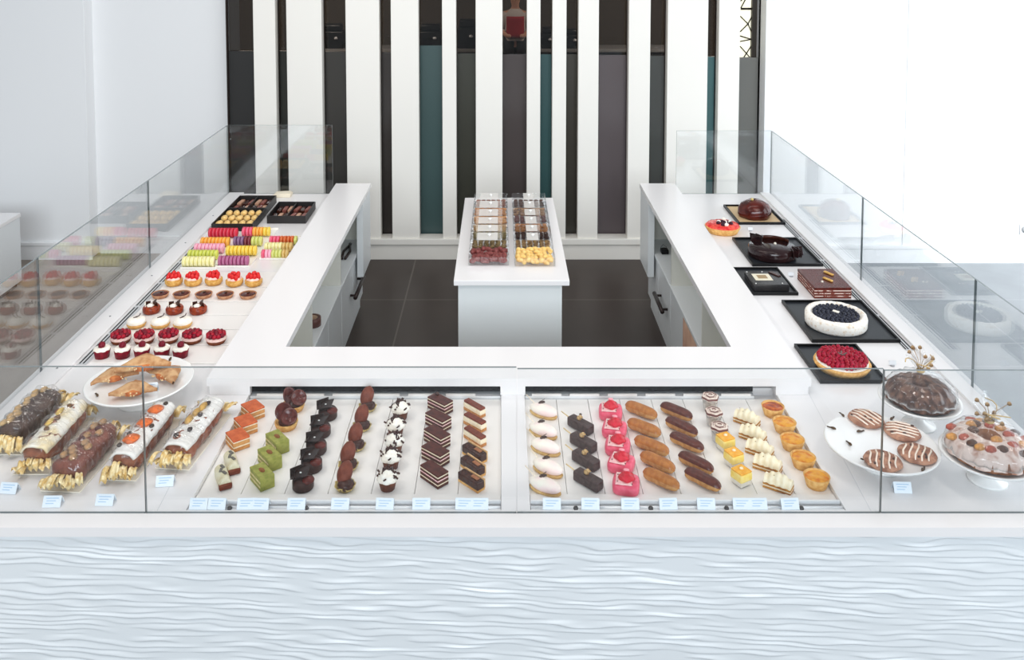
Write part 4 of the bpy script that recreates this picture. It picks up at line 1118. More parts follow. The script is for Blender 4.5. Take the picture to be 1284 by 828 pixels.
# dome cake
p = P(946, 271, S + .01)
t = thing('dome_cake', 'glossy red brown dome cake on the farthest black tray', 'cake', (p.x, p.y, S + .0092))
b = NB(); lathe(b, [(0, 0), (.098, 0), (.105, .02), (.102, .055), (.085, .085), (.05, .105), (0, .112)], 40, fn=lambda r, t_, z: (r * (1 + .035 * math.cos(6 * t_ + z * 14)), z)); obj('dome', b, food('red brown mirror glaze', (92, 32, 24), (62, 20, 16), .12, scale=14, coat=.7), t)
b = NB(); rr = random.Random(2)
for k in range(7):
    a = rr.uniform(0, 6.28); r = rr.uniform(.02, .07); cbox(b, .05, .02, .004, (r * math.cos(a), r * math.sin(a), .108 - r * .35), rot=R('Z', math.degrees(a)) @ R('Y', 24), bevel=.001)
obj('chocolate_petal', b, CHOC, t); b = NB(); ball(b, .01, (-.02, -.01, .115)); obj('gold_dot', b, GOLDP, t)
# strawberry cake
p = P(906, 285, S + .03)
t = thing('strawberry_cake', 'oval strawberry cake in golden crust set directly on the white worktop', 'cake', (p.x, p.y, S + .0008), math.radians(-20))
b = NB(); lathe(b, [(0, 0), (.090, 0), (.109, .038), (.105, .04), (0, .038)], 44, sy=.95, fn=lambda r, t_, z: (r * (1 + (.012 * math.cos(22 * t_) if z > 0.001 else 0)), z)); obj('crust', b, CRUST, t)
b = NB(); lathe(b, [(.104, .0405), (.095, .052), (.06, .058), (0, .06)], 40, sy=.95, fn=lambda r, t_, z: (r, z + .004 * noise.noise(Vector((r * 40 * math.cos(t_), r * 40 * math.sin(t_), 0))))); obj('strawberry_glaze', b, food('strawberry glaze', (220, 40, 44), (240, 96, 80), .25, scale=50, coat=.4), t)
rr = random.Random(5)
fm = {}
for nm, mm in (('cream_dot', WCREAM), ('blackberry', food('blackberry', (46, 24, 36), (70, 34, 50), .3))):
    b = NB(); ball(b, .014, (0, 0, 0), (1, 1, .8), nz=.12, nf=120); fm[nm] = mesh(nm, b, mm)
for k in range(12):
    a = rr.uniform(0, 6.28); r = rr.uniform(.0, .065)
    put('cream_dot' if k % 2 else 'blackberry', fm['cream_dot' if k % 2 else 'blackberry'], t, (r * math.cos(a) + .012, r * math.sin(a) * .9, .064))
# dark round cake
p = P(968, 313, TB_ + .035)
t = thing('chocolate_cake', 'glossy dark chocolate round cake with shards on a black tray', 'cake', (p.x, p.y, S + .0074))
b = NB(); lathe(b, [(0, 0), (.128, 0), (.135, .006), (.134, .05), (.126, .062), (0, .064)], 48); obj('glazed_body', b, food('dark mirror glaze', (38, 24, 26), (48, 30, 30), .1, scale=8, coat=.8), t)
for sx, sy, n, sd in ((-.06, .075, 5, 1), (.105, -.095, 7, 2)):
    b = NB(); rr = random.Random(sd)
    for k in range(n):
        cbox(b, .05, .004, .05, (sx + rr.uniform(-.025, .025), sy + rr.uniform(-.025, .025), .052 + .022 * (sd == 1)), rot=R('Z', rr.uniform(0, 180)) @ R('X', rr.uniform(-25, 25)), bevel=.001)
    obj('chocolate_shard', b, food('shiny shard', (44, 24, 24), (30, 16, 18), .2, coat=.5), t)
b = NB(); ball(b, .008, (.02, .01, .066)); obj('pearl', b, mat('white pearl', (236, 228, 214), .2), t)
b = NB()
def arcf(u, v): 
    a = .3 + 1.5 * u; return Vector((.112 * math.cos(a), .112 * math.sin(a), .06 + .022 * v))
sheet(b, arcf, 16, 2, thick=.003); obj('chocolate_band', b, CHOC, t)
# slate square cake
p = P(961, 352, TB_ + .02)
t = thing('square_cake', 'slate black square cake with a gold and white plaque on a black tray', 'cake', (p.x, p.y, S + .0074))
b = NB(); box(b, -.092, .092, -.095, .095, 0, .034, bevel=.004); obj('cake_body', b, food('slate glaze', (52, 50, 50), (40, 38, 40), .22, scale=12, coat=.4), t)
b = NB(); box(b, -.066, .026, -.035, .055, .0342, .036, bevel=.001); pq = obj('plaque', b, mat('cream plaque', (236, 228, 204), .4), t, label='cream plaque on top')
b = NB(); box(b, -.045, .005, -.012, .034, .0361, .0368); obj('gold_print', b, mat('bronze print', (168, 140, 96), .4, .3), pq)
for x, y in ((-.082, .08), (.0, .082), (-.078, -.08), (.06, -.078)):
    b = NB(); ball(b, .004, (x, y, .036), sub=1); obj('silver_pearl', b, mat('silver pearl and glint', (226, 226, 222), .3), t)
b = NB(); cbox(b, .02, .07, .005, (.058, .05, .037), rot=R('Z', 30)); obj('chocolate_shard', b, CHOC, t)
# red chocolate rectangular cake
q = [P(1003, 338, S + .055), P(1046, 337, S + .055), P(1064, 361, S + .055), P(1020, 362, S + .055)]
cx = sum(q, Vector()) / 4; w = (q[1] - q[0]).length; d = (q[0] - q[3]).y
t = thing('rectangular_cake', 'red brown rectangular cake with two gold sticks beside the square cake', 'cake', (cx.x, cx.y, S + .0008))
b = NB()
zs = [0, .009, .014, .023, .028, .037, .042, .048]
for i in range(7): box(b, -w / 2, w / 2, -d / 2, d / 2, zs[i], zs[i + 1] - .0002, mi=i % 2, bevel=.0012)
obj('cake_layers', b, [food('cocoa sponge', (122, 60, 50), (98, 44, 36), .6), food('rosy cream', (238, 214, 202), (140, 74, 60), .5, scale=50, lo=.5, hi=.56)], t)
b = NB(); box(b, -w / 2 - .001, w / 2 + .001, -d / 2 - .001, d / 2 + .001, .0482, .056, bevel=.002); obj('glaze', b, REDCH, t)
for x, y in ((.01, -.03), (.045, .055)):
    b = NB(); cbox(b, .016, .06, .008, (x, y, .0605), rot=R('Z', 28), bevel=.003); obj('gold_stick', b, food('golden stick', (226, 186, 110), (204, 156, 76), .45), t)
b = NB(); ball(b, .006, (-.03, -.06, .06)); obj('pearl', b, mat('white pearl', (236, 228, 214), .2), t)
# white rimmed cake
p = P(1048, 399, TB_ + .03)
t = thing('blueberry_cake', 'round white rimmed cake with a dark blueberry centre on a large black tray', 'cake', (p.x, p.y, S + .0074))
b = NB(); lathe(b, [(0, 0), (.136, 0), (.140, .008), (.141, .044), (.136, .057), (.124, .061), (.114, .056), (.110, .046), (0, .045)], 72, fn=lambda r, t_, z: (r * (1 + (.012 * noise.noise(Vector((math.cos(t_) * 9, math.sin(t_) * 9, z * 60))) if r > .1 and z > .004 else 0)), z + (.003 if z > .004 else 0) * noise.noise(Vector((math.cos(t_) * 12, math.sin(t_) * 12, r * 30))))); obj('flaked_rim', b, food('white almond flakes', (250, 246, 238), (226, 204, 176), .6, scale=70, bump=.5, lo=.52, hi=.72), t)
bl = NB(); ball(bl, .0100, sub=2); blm = mesh('blueberry', bl, food('blueberry', (36, 38, 50), (54, 56, 70), .35))
k = 0
for ring, n in ((0, 1), (.0195, 6), (.039, 12), (.058, 18), (.077, 24), (.097, 29)):
    for i in range(n):
        if k >= 90: break
        a = 2 * PI * i / n + ring * 30; k += 1
        put('blueberry', blm, t, (ring * math.cos(a), ring * math.sin(a), .051 + .002 * math.sin(i * 2.3)))
b = NB(); cbox(b, .03, .012, .003, (0, 0, .062), rot=R('Z', -50) @ R('X', 20)); obj('white_plaque', b, WCREAM, t)
# raspberry cake
p = P(1056, 453, TB_ + .03)
t = thing('raspberry_cake', 'round raspberry topped cake in golden crust on the nearest black tray', 'cake', (p.x, p.y, S + .0074), 0, None, .88)
b = NB(); lathe(b, [(0, 0), (.115, 0), (.133, .028), (.131, .034), (.12, .036), (0, .034)], 56, fn=lambda r, t_, z: (r * (1 + (.008 * math.cos(26 * t_) if z > .001 else 0)), z)); obj('crust', b, CRUST, t)
b = NB(); lathe(b, [(.121, .036), (.118, .041), (0, .044)], 40); obj('cream_layer', b, WCREAM, t)
rm1, rm2 = berry_mesh(.0118, food('bright raspberry', (178, 30, 60), (138, 16, 42), .35, scale=90, coat=.1)), berry_mesh(.0118, BERRY)
k = 0
for ring, n in ((0, 1), (.0215, 6), (.043, 12), (.0645, 18), (.086, 25), (.1075, 32)):
    for i in range(n):
        a = 2 * PI * i / n + ring * 13
        put('raspberry', rm1 if (k * 7) % 3 else rm2, t, (ring * math.cos(a), ring * math.sin(a), .043 + .003 * math.cos(i * 1.7) + .005 * (1 - ring / .11))); k += 1
b = NB()
for k in range(4): cbox(b, .03, .006, .002, (.008 * math.cos(k * 1.7), .008 * math.sin(k * 1.7), .07), rot=R('Z', k * 70) @ R('Y', -20))
obj('grey_sprig', b, mat('grey sprig', (110, 104, 100), .5), t)
# little clear price picks beside the cakes
for px, py, lab in ((941, 290, 'dome and strawberry cakes'), (992, 347, 'square and rectangular cakes'), (1119, 459, 'raspberry cake at its right')):
    q = P(px, py, S)
    t = thing('price_pick', 'tiny grey price pick on the worktop by the %s' % lab, 'price pick', (q.x, q.y, S + .0006))
    b = NB(); lathe(b, [(0, 0), (.010, 0), (.009, .004), (0, .005)], 14); obj('foot', b, mat('light grey foot', (168, 170, 174), .4), t)
    b = NB(); cbox(b, .03, .002, .018, (0, 0, .014), rot=R('X', -20)); obj('tag', b, mat('clear grey tag', (226, 230, 234), .3), t)

# ================================================================== CORNER STANDS
def stand(name, px, py, rw, h, lab, tilt=0.0, oval=1.0, dish=False):
    """plate on a low foot: px,py is the middle of the plate in the photo"""
    p = P(px, py, S + h)
    t = thing(name, lab, 'cake stand', (p.x, p.y, S + .0008))
    b = NB()
    if dish:
        lathe(b, [(0, h - .03), (rw * .45, h - .03), (rw * .8, h - .018), (rw, h), (rw, h + .005), (rw * .93, h + .003), (rw * .78, h - .008), (0, h - .012)], 56)
    else:
        lathe(b, [(0, h - .012), (rw * .8, h - .012), (rw * .98, h - .005), (rw, h + .001), (rw * .985, h + .004), (rw * .94, h), (0, h - .002)], 56)
    obj('plate', b, PORC, t)
    z1 = h - (.0305 if dish else .0125)
    b = NB(); lathe(b, [(0, 0), (rw * .42, 0), (rw * .40, .008), (rw * .14, .02), (rw * .12, z1 * .7), (rw * .3, z1), (0, z1)], 40); obj('foot', b, PORC, t)
    return t, p
# left stand with turnovers
HS = .085
t, p = stand('cake_stand', 175, 477, .205, HS, 'white cake stand with turnovers before the left pastries')
TURN = food('baked turnover', (214, 172, 126), (176, 124, 80), .6, scale=26, bump=.5)
FILL = food('apricot filling', (206, 124, 66), (168, 88, 46), .4, scale=40)
def turnover(seed):
    rr = random.Random(seed)
    b = NB()
    def fn(u, v):
        # folded triangle: u along, v across; thick at the fold, thin at the tip
        x = -.095 + .19 * u; w = .098 * (1 - abs(2 * u - 1) ** 1.2) + .010
        a = 2 * PI * v
        y = math.cos(a) * w * .5 + w * .5 - .02; z = .02 + math.sin(a) * .0195 * (.35 + .65 * (1 - abs(2 * u - 1)))
        q = Vector((x, y, z)); return q + Vector((1, 1, 1)) * .004 * noise.noise(q * 35 + Vector((seed, 0, 0)))
    sheet(b, fn, 16, 14)
    bmesh.ops.remove_doubles(b, verts=b.verts[:], dist=.0003)
    m1 = mesh('crust', b, TURN)
    b = NB(); ball(b, .032, (0, -.014, .016), (1.15, .36, .42), nz=.25, nf=50, seed=seed); m2 = mesh('apricot_filling', b, FILL)
    b = NB(); rr = random.Random(seed)
    for k in range(10): ball(b, .004, (rr.uniform(-.05, .05), -.02 + rr.uniform(-.012, .006), .012 + rr.uniform(0, .014)), sub=1)
    m3 = mesh('almond_flakes', b, food('almond flake', (226, 196, 150), None, .6))
    return ('turnover', 'pastry', [('crust', m1), ('apricot_filling', m2), ('almond_flakes', m3)])
for k, (px, py, rz, z, lab) in enumerate(((144, 473, 30, .004, 'brown turnover at the left of the stand, pointing left'), (167, 491, 14, .004, 'brown turnover at the front of the stand, orange filling showing'), (180, 462, 14, .026, 'long pale turnover lying across the top of the others'), (205, 471, -36, .004, 'golden turnover at the right of the stand'))):
    q = P(px, py, S + HS + z + .02)
    make(turnover(k + 1), lab, (q.x, q.y, S + HS + z + (.004 if z < .01 else .01)), math.radians(rz), 'turnovers on the left stand', .92 if k != 2 else 1.1)
LEAF = food('dried leaf', (92, 70, 48), (66, 48, 32), .6)
def leafm():
    b = NB(); ball(b, .008, (0, 0, .005), (1.3, .7, .6), sub=1, nz=.2, nf=100); cbox(b, .02, .006, .0015, (.014, 0, .003), rot=R('Z', 12)); return mesh('nut', b, [LEAF])
NUTP = ('nut', 'nut', [('nut', leafm())])
for px, py, lab in ((119, 480, 'dark nut at the left rim of the turnover stand'), (122, 496, 'dark nut at the front left of the turnover stand'), (213, 451, 'dark nut at the back right of the turnover stand'), (215, 464, 'dark nut beside the right turnover'), (219, 477, 'dark nut at the right rim of the turnover stand')):
    q = P(px, py, S + HS + .004); make(NUTP, lab, (q.x, q.y, S + HS + .0002), random.uniform(0, 3), 'nuts on the turnover stand', 1.0)
q = P(187, 492, S + HS); make(CARDP, 'white card standing on the turnover stand', (q.x, q.y, S + HS + .0004), 0.1)
# right stand with cookies
t, p = stand('cake_stand', 1105, 556, .190, .075, 'white cake stand with drizzled cookies by the right glass joint')
COOK = food('brown cookie', (196, 146, 118), (150, 102, 80), .6, scale=45, bump=.5)
def cookie(seed):
    b = NB(); lathe(b, [(0, 0), (.058, 0), (.064, .006), (.060, .013), (.03, .016), (0, .016)], 30, fn=lambda r, t_, z: (r * (1 + .06 * noise.noise(Vector((math.cos(t_) * 2 + seed, math.sin(t_) * 2, 0)))), z + .002 * noise.noise(Vector((r * 90 * math.cos(t_), r * 90 * math.sin(t_), seed))))); m1 = mesh('cookie_base', b, COOK)
    b = NB()
    for k in range(-2, 3):
        e = math.sqrt(max(.0, .056 ** 2 - (k * .02) ** 2))
        tube(b, [(-e, k * .02, .012), (-e * .5, k * .02 + .003, .018), (e * .5, k * .02 - .003, .018), (e, k * .02, .012)], .0032, 6)
    m2 = mesh('icing_drizzle', b, food('pale icing', (250, 232, 214), None, .4))
    b = NB(); rr = random.Random(seed)
    for k in range(7): ball(b, .006, (rr.uniform(-.04, .04), rr.uniform(-.04, .04), .017), (1.2, .8, .6), sub=1)
    m3 = mesh('nut_bits', b, food('brown nut bit', (104, 74, 62), (76, 52, 44), .6))
    return ('cookie', 'cookie', [('cookie_base', m1), ('icing_drizzle', m2), ('nut_bits', m3)])
for k, (px, py, rz, lab) in enumerate(((1086, 525, -60, 'drizzled cookie farthest back on the right stand'), (1131, 541, -20, 'drizzled cookie at the back right of the stand'), (1107, 578, 70, 'drizzled cookie nearest the front of the right stand'), (1150, 569, 60, 'drizzled cookie at the right rim of the stand'))):
    q = P(px, py, S + .085); make(cookie(k + 1), lab, (q.x, q.y, S + .0775), math.radians(rz), 'drizzled cookies', .98)
for px, py, lab in ((1057, 521, 'dark nut at the back left of the cookie stand'), (1045, 537, 'dark nut at the left rim of the cookie stand'), (1077, 541, 'dark nut left of the cookies'), (1066, 557, 'dark nut at the front left of the cookie stand'), (1118, 525, 'dark nut behind the cookies'), (1157, 589, 'dark nut at the front right of the cookie stand'), (1088, 578, 'dark nut beside the nearest cookie')):
    q = P(px, py, S + .08); make(NUTP, lab, (q.x, q.y, S + .0754), random.uniform(0, 3), 'nuts on the cookie stand', 1.0)
q = P(1133, 612, S + .02); make(CARDP, 'pale card before the cookie stand', (q.x, q.y, S + .001), -0.05)
# ring cakes wrapped in cellophane
def crinkle(r, t_, z, a, f, seed):
    return a * noise.noise(Vector((math.cos(t_) * f, math.sin(t_) * f, z * 22 + seed)))
def ringcake(px, py, R0, h, lab, slab, cakem, cream, seed, oval):
    t0, p = stand('cake_dish', px, py, R0 * 1.20, h, slab, dish=True)
    t = thing('ring_cake', lab, 'cake', (p.x, p.y, S + h - .0055))
    b = NB(); n = 64; H = R0 * .62
    lathe(b, [(R0 * .12, H * .2), (R0 * .5, 0), (R0 * .95, 0), (R0, H * .18), (R0 * .93, H * .55), (R0 * .72, H * .9), (R0 * .5, H), (R0 * .26, H * .93), (R0 * .12, H * .2)], n, fn=lambda r, t_, z: (r * (1 + .13 * (abs(math.cos(8 * t_)) - .6) * (1 if r > R0 * .45 else 0)) if z > 0 else r * .92, z))
    obj('cake_body', b, cakem, t)
    if cream is not None:
        b = NB(); lathe(b, [(R0 * 1.01, H * .30), (R0 * .955, H * .60), (R0 * .72, H * .97), (R0 * .5, H * 1.06), (R0 * .28, H * .94)], n, fn=lambda r, t_, z: (r * (1 + .05 * abs(math.cos(7 * t_))), z - (.010 * abs(math.sin(3.5 * t_)) if r > R0 * .98 else 0)))
        obj('icing', b, cream, t)
        rr = random.Random(seed)
        fr = {}
        for nm, c in (('candied_fruit', (196, 96, 74)), ('candied_nut', (96, 62, 44)), ('candied_orange', (226, 160, 84))):
            bb = NB(); ball(bb, .017, (0, 0, 0), (1.2, .9, .6), nz=.2, nf=70); fr[nm] = mesh(nm, bb, food(nm + ' tone', c, tuple(int(v * .8) for v in c), .4))
        for k in range(22):
            a = 2 * PI * k / 22 + rr.uniform(-.15, .15); r = R0 * rr.uniform(.3, .95); nm = ['candied_fruit', 'candied_nut', 'candied_orange'][k % 3]
            put(nm, fr[nm], t, (r * math.cos(a), r * math.sin(a), H * (1.05 - .55 * max(0, r / R0 - .5))))
    # wrapping, gathered on top
    b = NB(); W = R0 * 1.09
    pr = [(R0 * .99, .016), (W * .97, .03), (W * 1.0, H * .35), (W * .93, H * .7), (W * .7, H * 1.12), (W * .35, H * 1.32), (R0 * .12, H * 1.45), (R0 * .08, H * 1.6), (R0 * .16, H * 1.9), (R0 * .36, H * 2.3)]
    lathe(b, pr, 120, fn=lambda r, t_, z: (r * (1 + crinkle(r, t_, z, .06 if z > H * .3 else .012, 5.0, seed)) * (1 + (.022 * math.cos(19 * t_ + 2 * math.sin(3 * t_)) if H * .2 < z < H * 1.5 else 0)) * (1 + (.25 * math.cos(5 * t_) if z > H * 1.7 else 0)), z + (.25 * H * math.cos(3 * t_ + seed) if z > H * 1.8 else crinkle(r, t_, z, .008, 5, seed + 4))))
    obj('cellophane_wrap', b, CELLO, t, label='clear cellophane wrap gathered on top')
    b = NB(); lathe(b, [(R0 * .115, H * 1.5), (R0 * .13, H * 1.56), (R0 * .115, H * 1.62)], 20); 
    rr = random.Random(seed + 3)
    for k in range(4):
        a = rr.uniform(0, 6.28); pts = [Vector((0, 0, H * 1.55))]
        for s in range(1, 6): pts.append(Vector((math.cos(a + s * .35) * R0 * .11 * s, math.sin(a + s * .35) * R0 * .11 * s, H * 1.55 + H * .28 * s * (1 - .12 * s))))
        tube(b, pts, .0022, 5)
    rb = obj('ribbon', b, mat('raffia tie', (206, 178, 128), .6), t, label='raffia tie with dried sprigs')
    dm = NB(); ball(dm, .008, sub=1, nz=.3, nf=120); dmm = mesh('dried_bud', dm, food('dried bud', (186, 156, 116), (140, 110, 78), .6))
    for k in range(8):
        a = rr.uniform(0, 6.28); r = R0 * rr.uniform(.12, .5); zz = H * rr.uniform(1.7, 2.7)
        put('dried_bud', dmm, rb, (r * math.cos(a), r * math.sin(a), zz))
        b = NB(); tube(b, [(0, 0, H * 1.5), (r * .35 * math.cos(a), r * .35 * math.sin(a), H * 1.5 + (zz - H * 1.5) * .6), (r * math.cos(a), r * math.sin(a), zz)], .0011, 5)
        obj('twig', b, mat('thin twig', (170, 140, 100), .6), rb)
    return t
ringcake(1153, 501, .122, .10, 'dark chocolate ring cake in cellophane on a white dish', 'white footed dish under the dark wrapped ring cake', food('dark ring cake', (128, 92, 74), (66, 38, 28), .5, scale=40, bump=.6, lo=.35, hi=.6), None, 3, 1)
ringcake(1239, 570, .128, .09, 'iced ring cake with candied fruit in cellophane at the right edge', 'white footed dish under the iced wrapped ring cake', food('brown ring cake', (168, 112, 74), (126, 78, 48), .6, scale=24, bump=.4), food('pale pink icing glaze', (234, 214, 204), (176, 122, 98), .3, scale=26, lo=.48, hi=.7), 8, 1)
# ---------------------------------------------------------------- wrapped loaves, left corner
GOLDL = mat('gold foil', (222, 184, 112), .4, .2, c2=(246, 226, 178), scale=60, bump=.5, bscale=90)
BOARD = mat('cream cake board', (244, 236, 220), .5)
def loaf(a, b_, wid, hgt, lab, bodym, topm, top, seed):
    """a, b_: photo pixels of the near and far ends of the loaf's base line"""
    pa, pb = P(*a, S + hgt / 2), P(*b_, S + hgt / 2)
    d = pb - pa; L = d.length; rz = math.atan2(d.y, d.x)
    c = (pa + pb) / 2
    t = thing('fruit_loaf', lab, 'cake', (c.x, c.y, S + .0008), rz, group='wrapped loaf cakes')
    b = NB(); box(b, -L / 2 - .02, L / 2 + .02, -wid / 2 - .012, wid / 2 + .012, 0, .004, bevel=.001); obj('cake_board', b, BOARD, t)
    b = NB()
    def sec(u, v, w, h, z0, f=3.2, nzv=.006):
        tt = -1 + 2 * u; e = max(0, 1 - abs(tt) ** 10) ** .5 if abs(tt) < 1 else 0
        a_ = 2 * PI * v; cy, sz = math.cos(a_), math.sin(a_)
        k = 1 / (abs(cy) ** f + abs(sz) ** f) ** (1 / f)
        q = Vector((tt * L / 2, cy * k * w / 2 * e, z0 + h / 2 + sz * k * h / 2 * e))
        q = q + Vector((0, 1, 1)) * nzv * (noise.noise(q * 28 + Vector((seed, 0, 0))) + .5 * noise.noise(q * 70 + Vector((seed, 0, 0))))
        q.z = max(q.z, z0); return q
    sheet(b, lambda u, v: sec(u, v, wid, hgt, .006), 26, 22)
    bmesh.ops.remove_doubles(b, verts=b.verts[:], dist=.0004); obj('loaf_body', b, bodym, t)
    if topm:
        b = NB()
        def tp(u, v):
            tt = -1 + 2 * u
            y = (-1 + 2 * v) * wid / 2 * 1.04; e = 1 - .10 * abs(tt) ** 6
            q = Vector((tt * L / 2 * .985, y * e, .006 + hgt * (1.03 - .30 * abs(-1 + 2 * v) ** 4) + .0))
            return q + Vector((0, 0, 1)) * (.005 * noise.noise(q * 40 + Vector((seed, 3, 0))))
        sheet(b, tp, 30, 14, thick=.006); obj('icing', b, topm, t)
    zt = hgt * (1.05 if topm else 1.0) + .010
    rr = random.Random(seed)
    for nm, col, pos, r, s in top:
        bb = NB(); ball(bb, r, (0, 0, 0), s, sub=2, nz=.25, nf=2 / r, seed=seed); mm = mesh(nm, bb, food(nm.replace('_', ' ') + ' %d' % seed, col, tuple(int(v * .8) for v in col), .4, coat=.2))
        for (x, y) in pos: put(nm, mm, t, (x * L / 2, y * wid / 2, zt - .008 * y * y))
    b = NB()
    def wrap(u, v):
        q = sec(u, v, wid * 1.08, hgt * 1.16, .0045, 2.6, .012)
        if q.z > .02: q += Vector((0, q.y * .045, .004)) * math.cos(u * 74 + 2.5 * math.sin(v * 9 + seed)) * (.35 + abs(2 * u - 1))
        return q
    sheet(b, wrap, 90, 44)
    obj('cellophane_wrap', b, CELLO, t, label='clear cellophane wrap')
    for s in (-1, 1):
        b = NB(); rr = random.Random(seed * 5 + s)
        for k in range(11):
            a0 = (k / 10 - .5) * wid * .95
            ln = rr.uniform(.03, .062); wd = rr.uniform(.012, .022); cu = rr.uniform(.2, 1.0); zb = rr.uniform(.008, hgt * .6); sk = rr.uniform(-.5, .5) + a0 * 6
            def strip(u, v):
                q = Vector((s * (L / 2 - .008 + ln * u), a0 + (v - .5) * wd * (1 + .5 * u) + sk * .03 * u, zb + .030 * math.sin(u * PI * cu) - zb * .75 * u * u))
                q += Vector((0, .3, 1)) * .007 * u * math.sin(v * 9 + k * 2.1)
                q.z = max(q.z, .0045); return q
            sheet(b, strip, 6, 6, thick=.0006)
        obj('gold_ruffle', b, GOLDL, t, label='crumpled gold ribbon end of the wrapping')
    return t
DKL = food('dark loaf', (88, 66, 58), (58, 40, 34), .4, scale=22, bump=.4, coat=.15)
BRL = food('brown loaf side', (160, 94, 66), (118, 62, 42), .55, scale=26, bump=.4)
RBL = food('red brown loaf', (138, 76, 60), (104, 50, 40), .3, scale=22, bump=.4, coat=.35)
ICE = food('white icing', (246, 244, 240), (232, 228, 222), .35, scale=16)
ICY = food('dusted white icing', (244, 240, 230), (232, 214, 172), .4, scale=14)
loaf((10, 553), (65, 499), .108, .085, 'dark chocolate wrapped loaf at the left edge of the photo', DKL, None, [('almond_flake', (206, 170, 120), [(-.7, .3), (-.3, .5), (.1, .45), (.5, .5), (.75, .2), (-.5, .6), (-.1, .7), (.3, .65), (-.8, .6), (.65, .65), (-.45, .2)], .016, (1.3, .8, .5))], 1)
loaf((42, 578), (96, 516), .10, .08, 'sugar dusted wrapped loaf second from the left edge', BRL, ICY, [('hazelnut', (118, 84, 52), [(.1, .0), (-.35, .1), (.62, -.1)], .010, (1, 1, .8)), ('lemon_peel', (236, 200, 110), [(.4, .3), (-.05, .35)], .018, (1.6, .6, .3))], 2)
loaf((79, 600), (134, 540), .112, .075, 'red brown glazed wrapped loaf in the middle of the five', RBL, None, [('walnut', (186, 146, 106), [(-.5, .1), (-.1, -.1), (-.35, .35), (.2, .2), (-.7, -.2), (-.6, .5), (.35, -.4), (.6, .3), (-.25, -.5), (.8, 0)], .015, (1.2, .9, .6)), ('dark_cherry', (84, 34, 34), [(.05, .3), (.5, -.1)], .011, (1, 1, .8))], 3)
loaf((152, 586), (207, 518), .096, .075, 'wrapped loaf topped with three candied orange slices', BRL, ICE, [('orange_slice', (236, 118, 56), [(-.5, .1), (.1, .1), (.62, .1)], .030, (1, .95, .28)), ('dark_nut', (72, 60, 52), [(-.72, .6), (.0, -.6), (.86, -.3), (-.3, .6)], .009, (1, 1, .8))], 4)
loaf((219, 573), (268, 512), .098, .072, 'white iced wrapped loaf nearest the pastry wells', BRL, ICE, [('almond_crescent', (212, 168, 96), [(.25, .25), (-.05, .35), (.5, .1)], .022, (1.5, .6, .4)), ('dark_nut', (72, 60, 58), [(.65, -.1), (.15, -.2), (-.45, -.3), (-.7, .35)], .010, (1.1, .9, .8))], 5)
# ================================================================== CENTRAL TABLE
ZT = .90
tx0, tx1 = (P(570, 352, ZT).x + P(582, 249, ZT).x) / 2, (P(714, 353, ZT).x + P(694, 249, ZT).x) / 2
ty0, ty1 = P(640, 352, ZT).y, P(640, 248, ZT).y
t = thing('display_table', 'narrow white table standing in the aisle with boxes of sweets', 'table', ((tx0 + tx1) / 2, ty0, 0))
w = tx1 - tx0; d = ty1 - ty0
b = NB(); box(b, -w / 2, w / 2, 0, d, ZT - .028, ZT, bevel=.003); obj('tabletop', b, WHITE, t)
bx_ = (PD(704.5, 390, ty0 + .02).x - PD(574.5, 390, ty0 + .02).x) / 2
bo = (PD(704.5, 390, ty0 + .02).x + PD(574.5, 390, ty0 + .02).x) / 2 - (tx0 + tx1) / 2
b = NB(); box(b, bo - bx_, bo + bx_, .02, d - .02, .0005, ZT - .0285, bevel=.004); obj('body', b, mat('white table body', (222, 226, 226), .35), t)
LABELW = mat('white band', (246, 244, 240), .5, alpha=.5)
def sweets(kind, c1, c2):
    b = NB()
    if kind == 'rock': ball(b, .016, (0, 0, .010), (1.15, .9, .75), sub=2, nz=.35, nf=70)
    elif kind == 'slab': cbox(b, .036, .022, .012, (0, 0, .007), bevel=.003)
    else: ball(b, .014, (0, 0, .010), (1.2, .8, .7), sub=2, nz=.15, nf=60)
    return ('sweet', 'sweet', [('sweet', mesh('sweet', b, food('%s %s %s' % (kind, c1, c2), c1, c2, .4, coat=.2)))])
BINS = {
 'left': [(333.5, 316, 'rock', (112, 50, 48), (150, 84, 80), 'red brown'), (314.5, 304, 'bean', (146, 124, 82), (98, 82, 52), 'olive and grey'), (303, 294, 'bean', (126, 112, 68), (166, 150, 108), 'olive brown'), (293, 284, 'slab', (226, 190, 140), (206, 160, 110), 'pale tan'), (283, 273.5, 'slab', (240, 178, 106), (220, 140, 72), 'golden orange'), (272.5, 263, 'slab', (232, 164, 98), (212, 132, 74), 'orange tan'), (262, 253, 'bean', (150, 96, 80), (190, 140, 120), 'rosy brown')],
 'right': [(334.5, 316, 'rock', (244, 210, 132), (222, 168, 84), 'golden almond'), (314.5, 304, 'bean', (86, 62, 50), (190, 150, 92), 'dark and gold'), (303, 294, 'bean', (52, 34, 36), (74, 46, 46), 'black'), (293, 283, 'slab', (206, 146, 92), (168, 106, 62), 'amber'), (282, 273.5, 'bean', (110, 58, 58), (84, 40, 42), 'dark red'), (272.5, 263, 'slab', (204, 160, 116), (120, 80, 60), 'tan and brown'), (262, 253, 'bean', (82, 54, 46), (110, 80, 70), 'dark brown')]}
POSW = ['nearest', 'second nearest', 'third nearest', 'middle', 'third farthest', 'second farthest', 'farthest']
POSW = ['frontmost', 'second', 'third', 'fourth', 'fifth', 'sixth', 'rearmost']
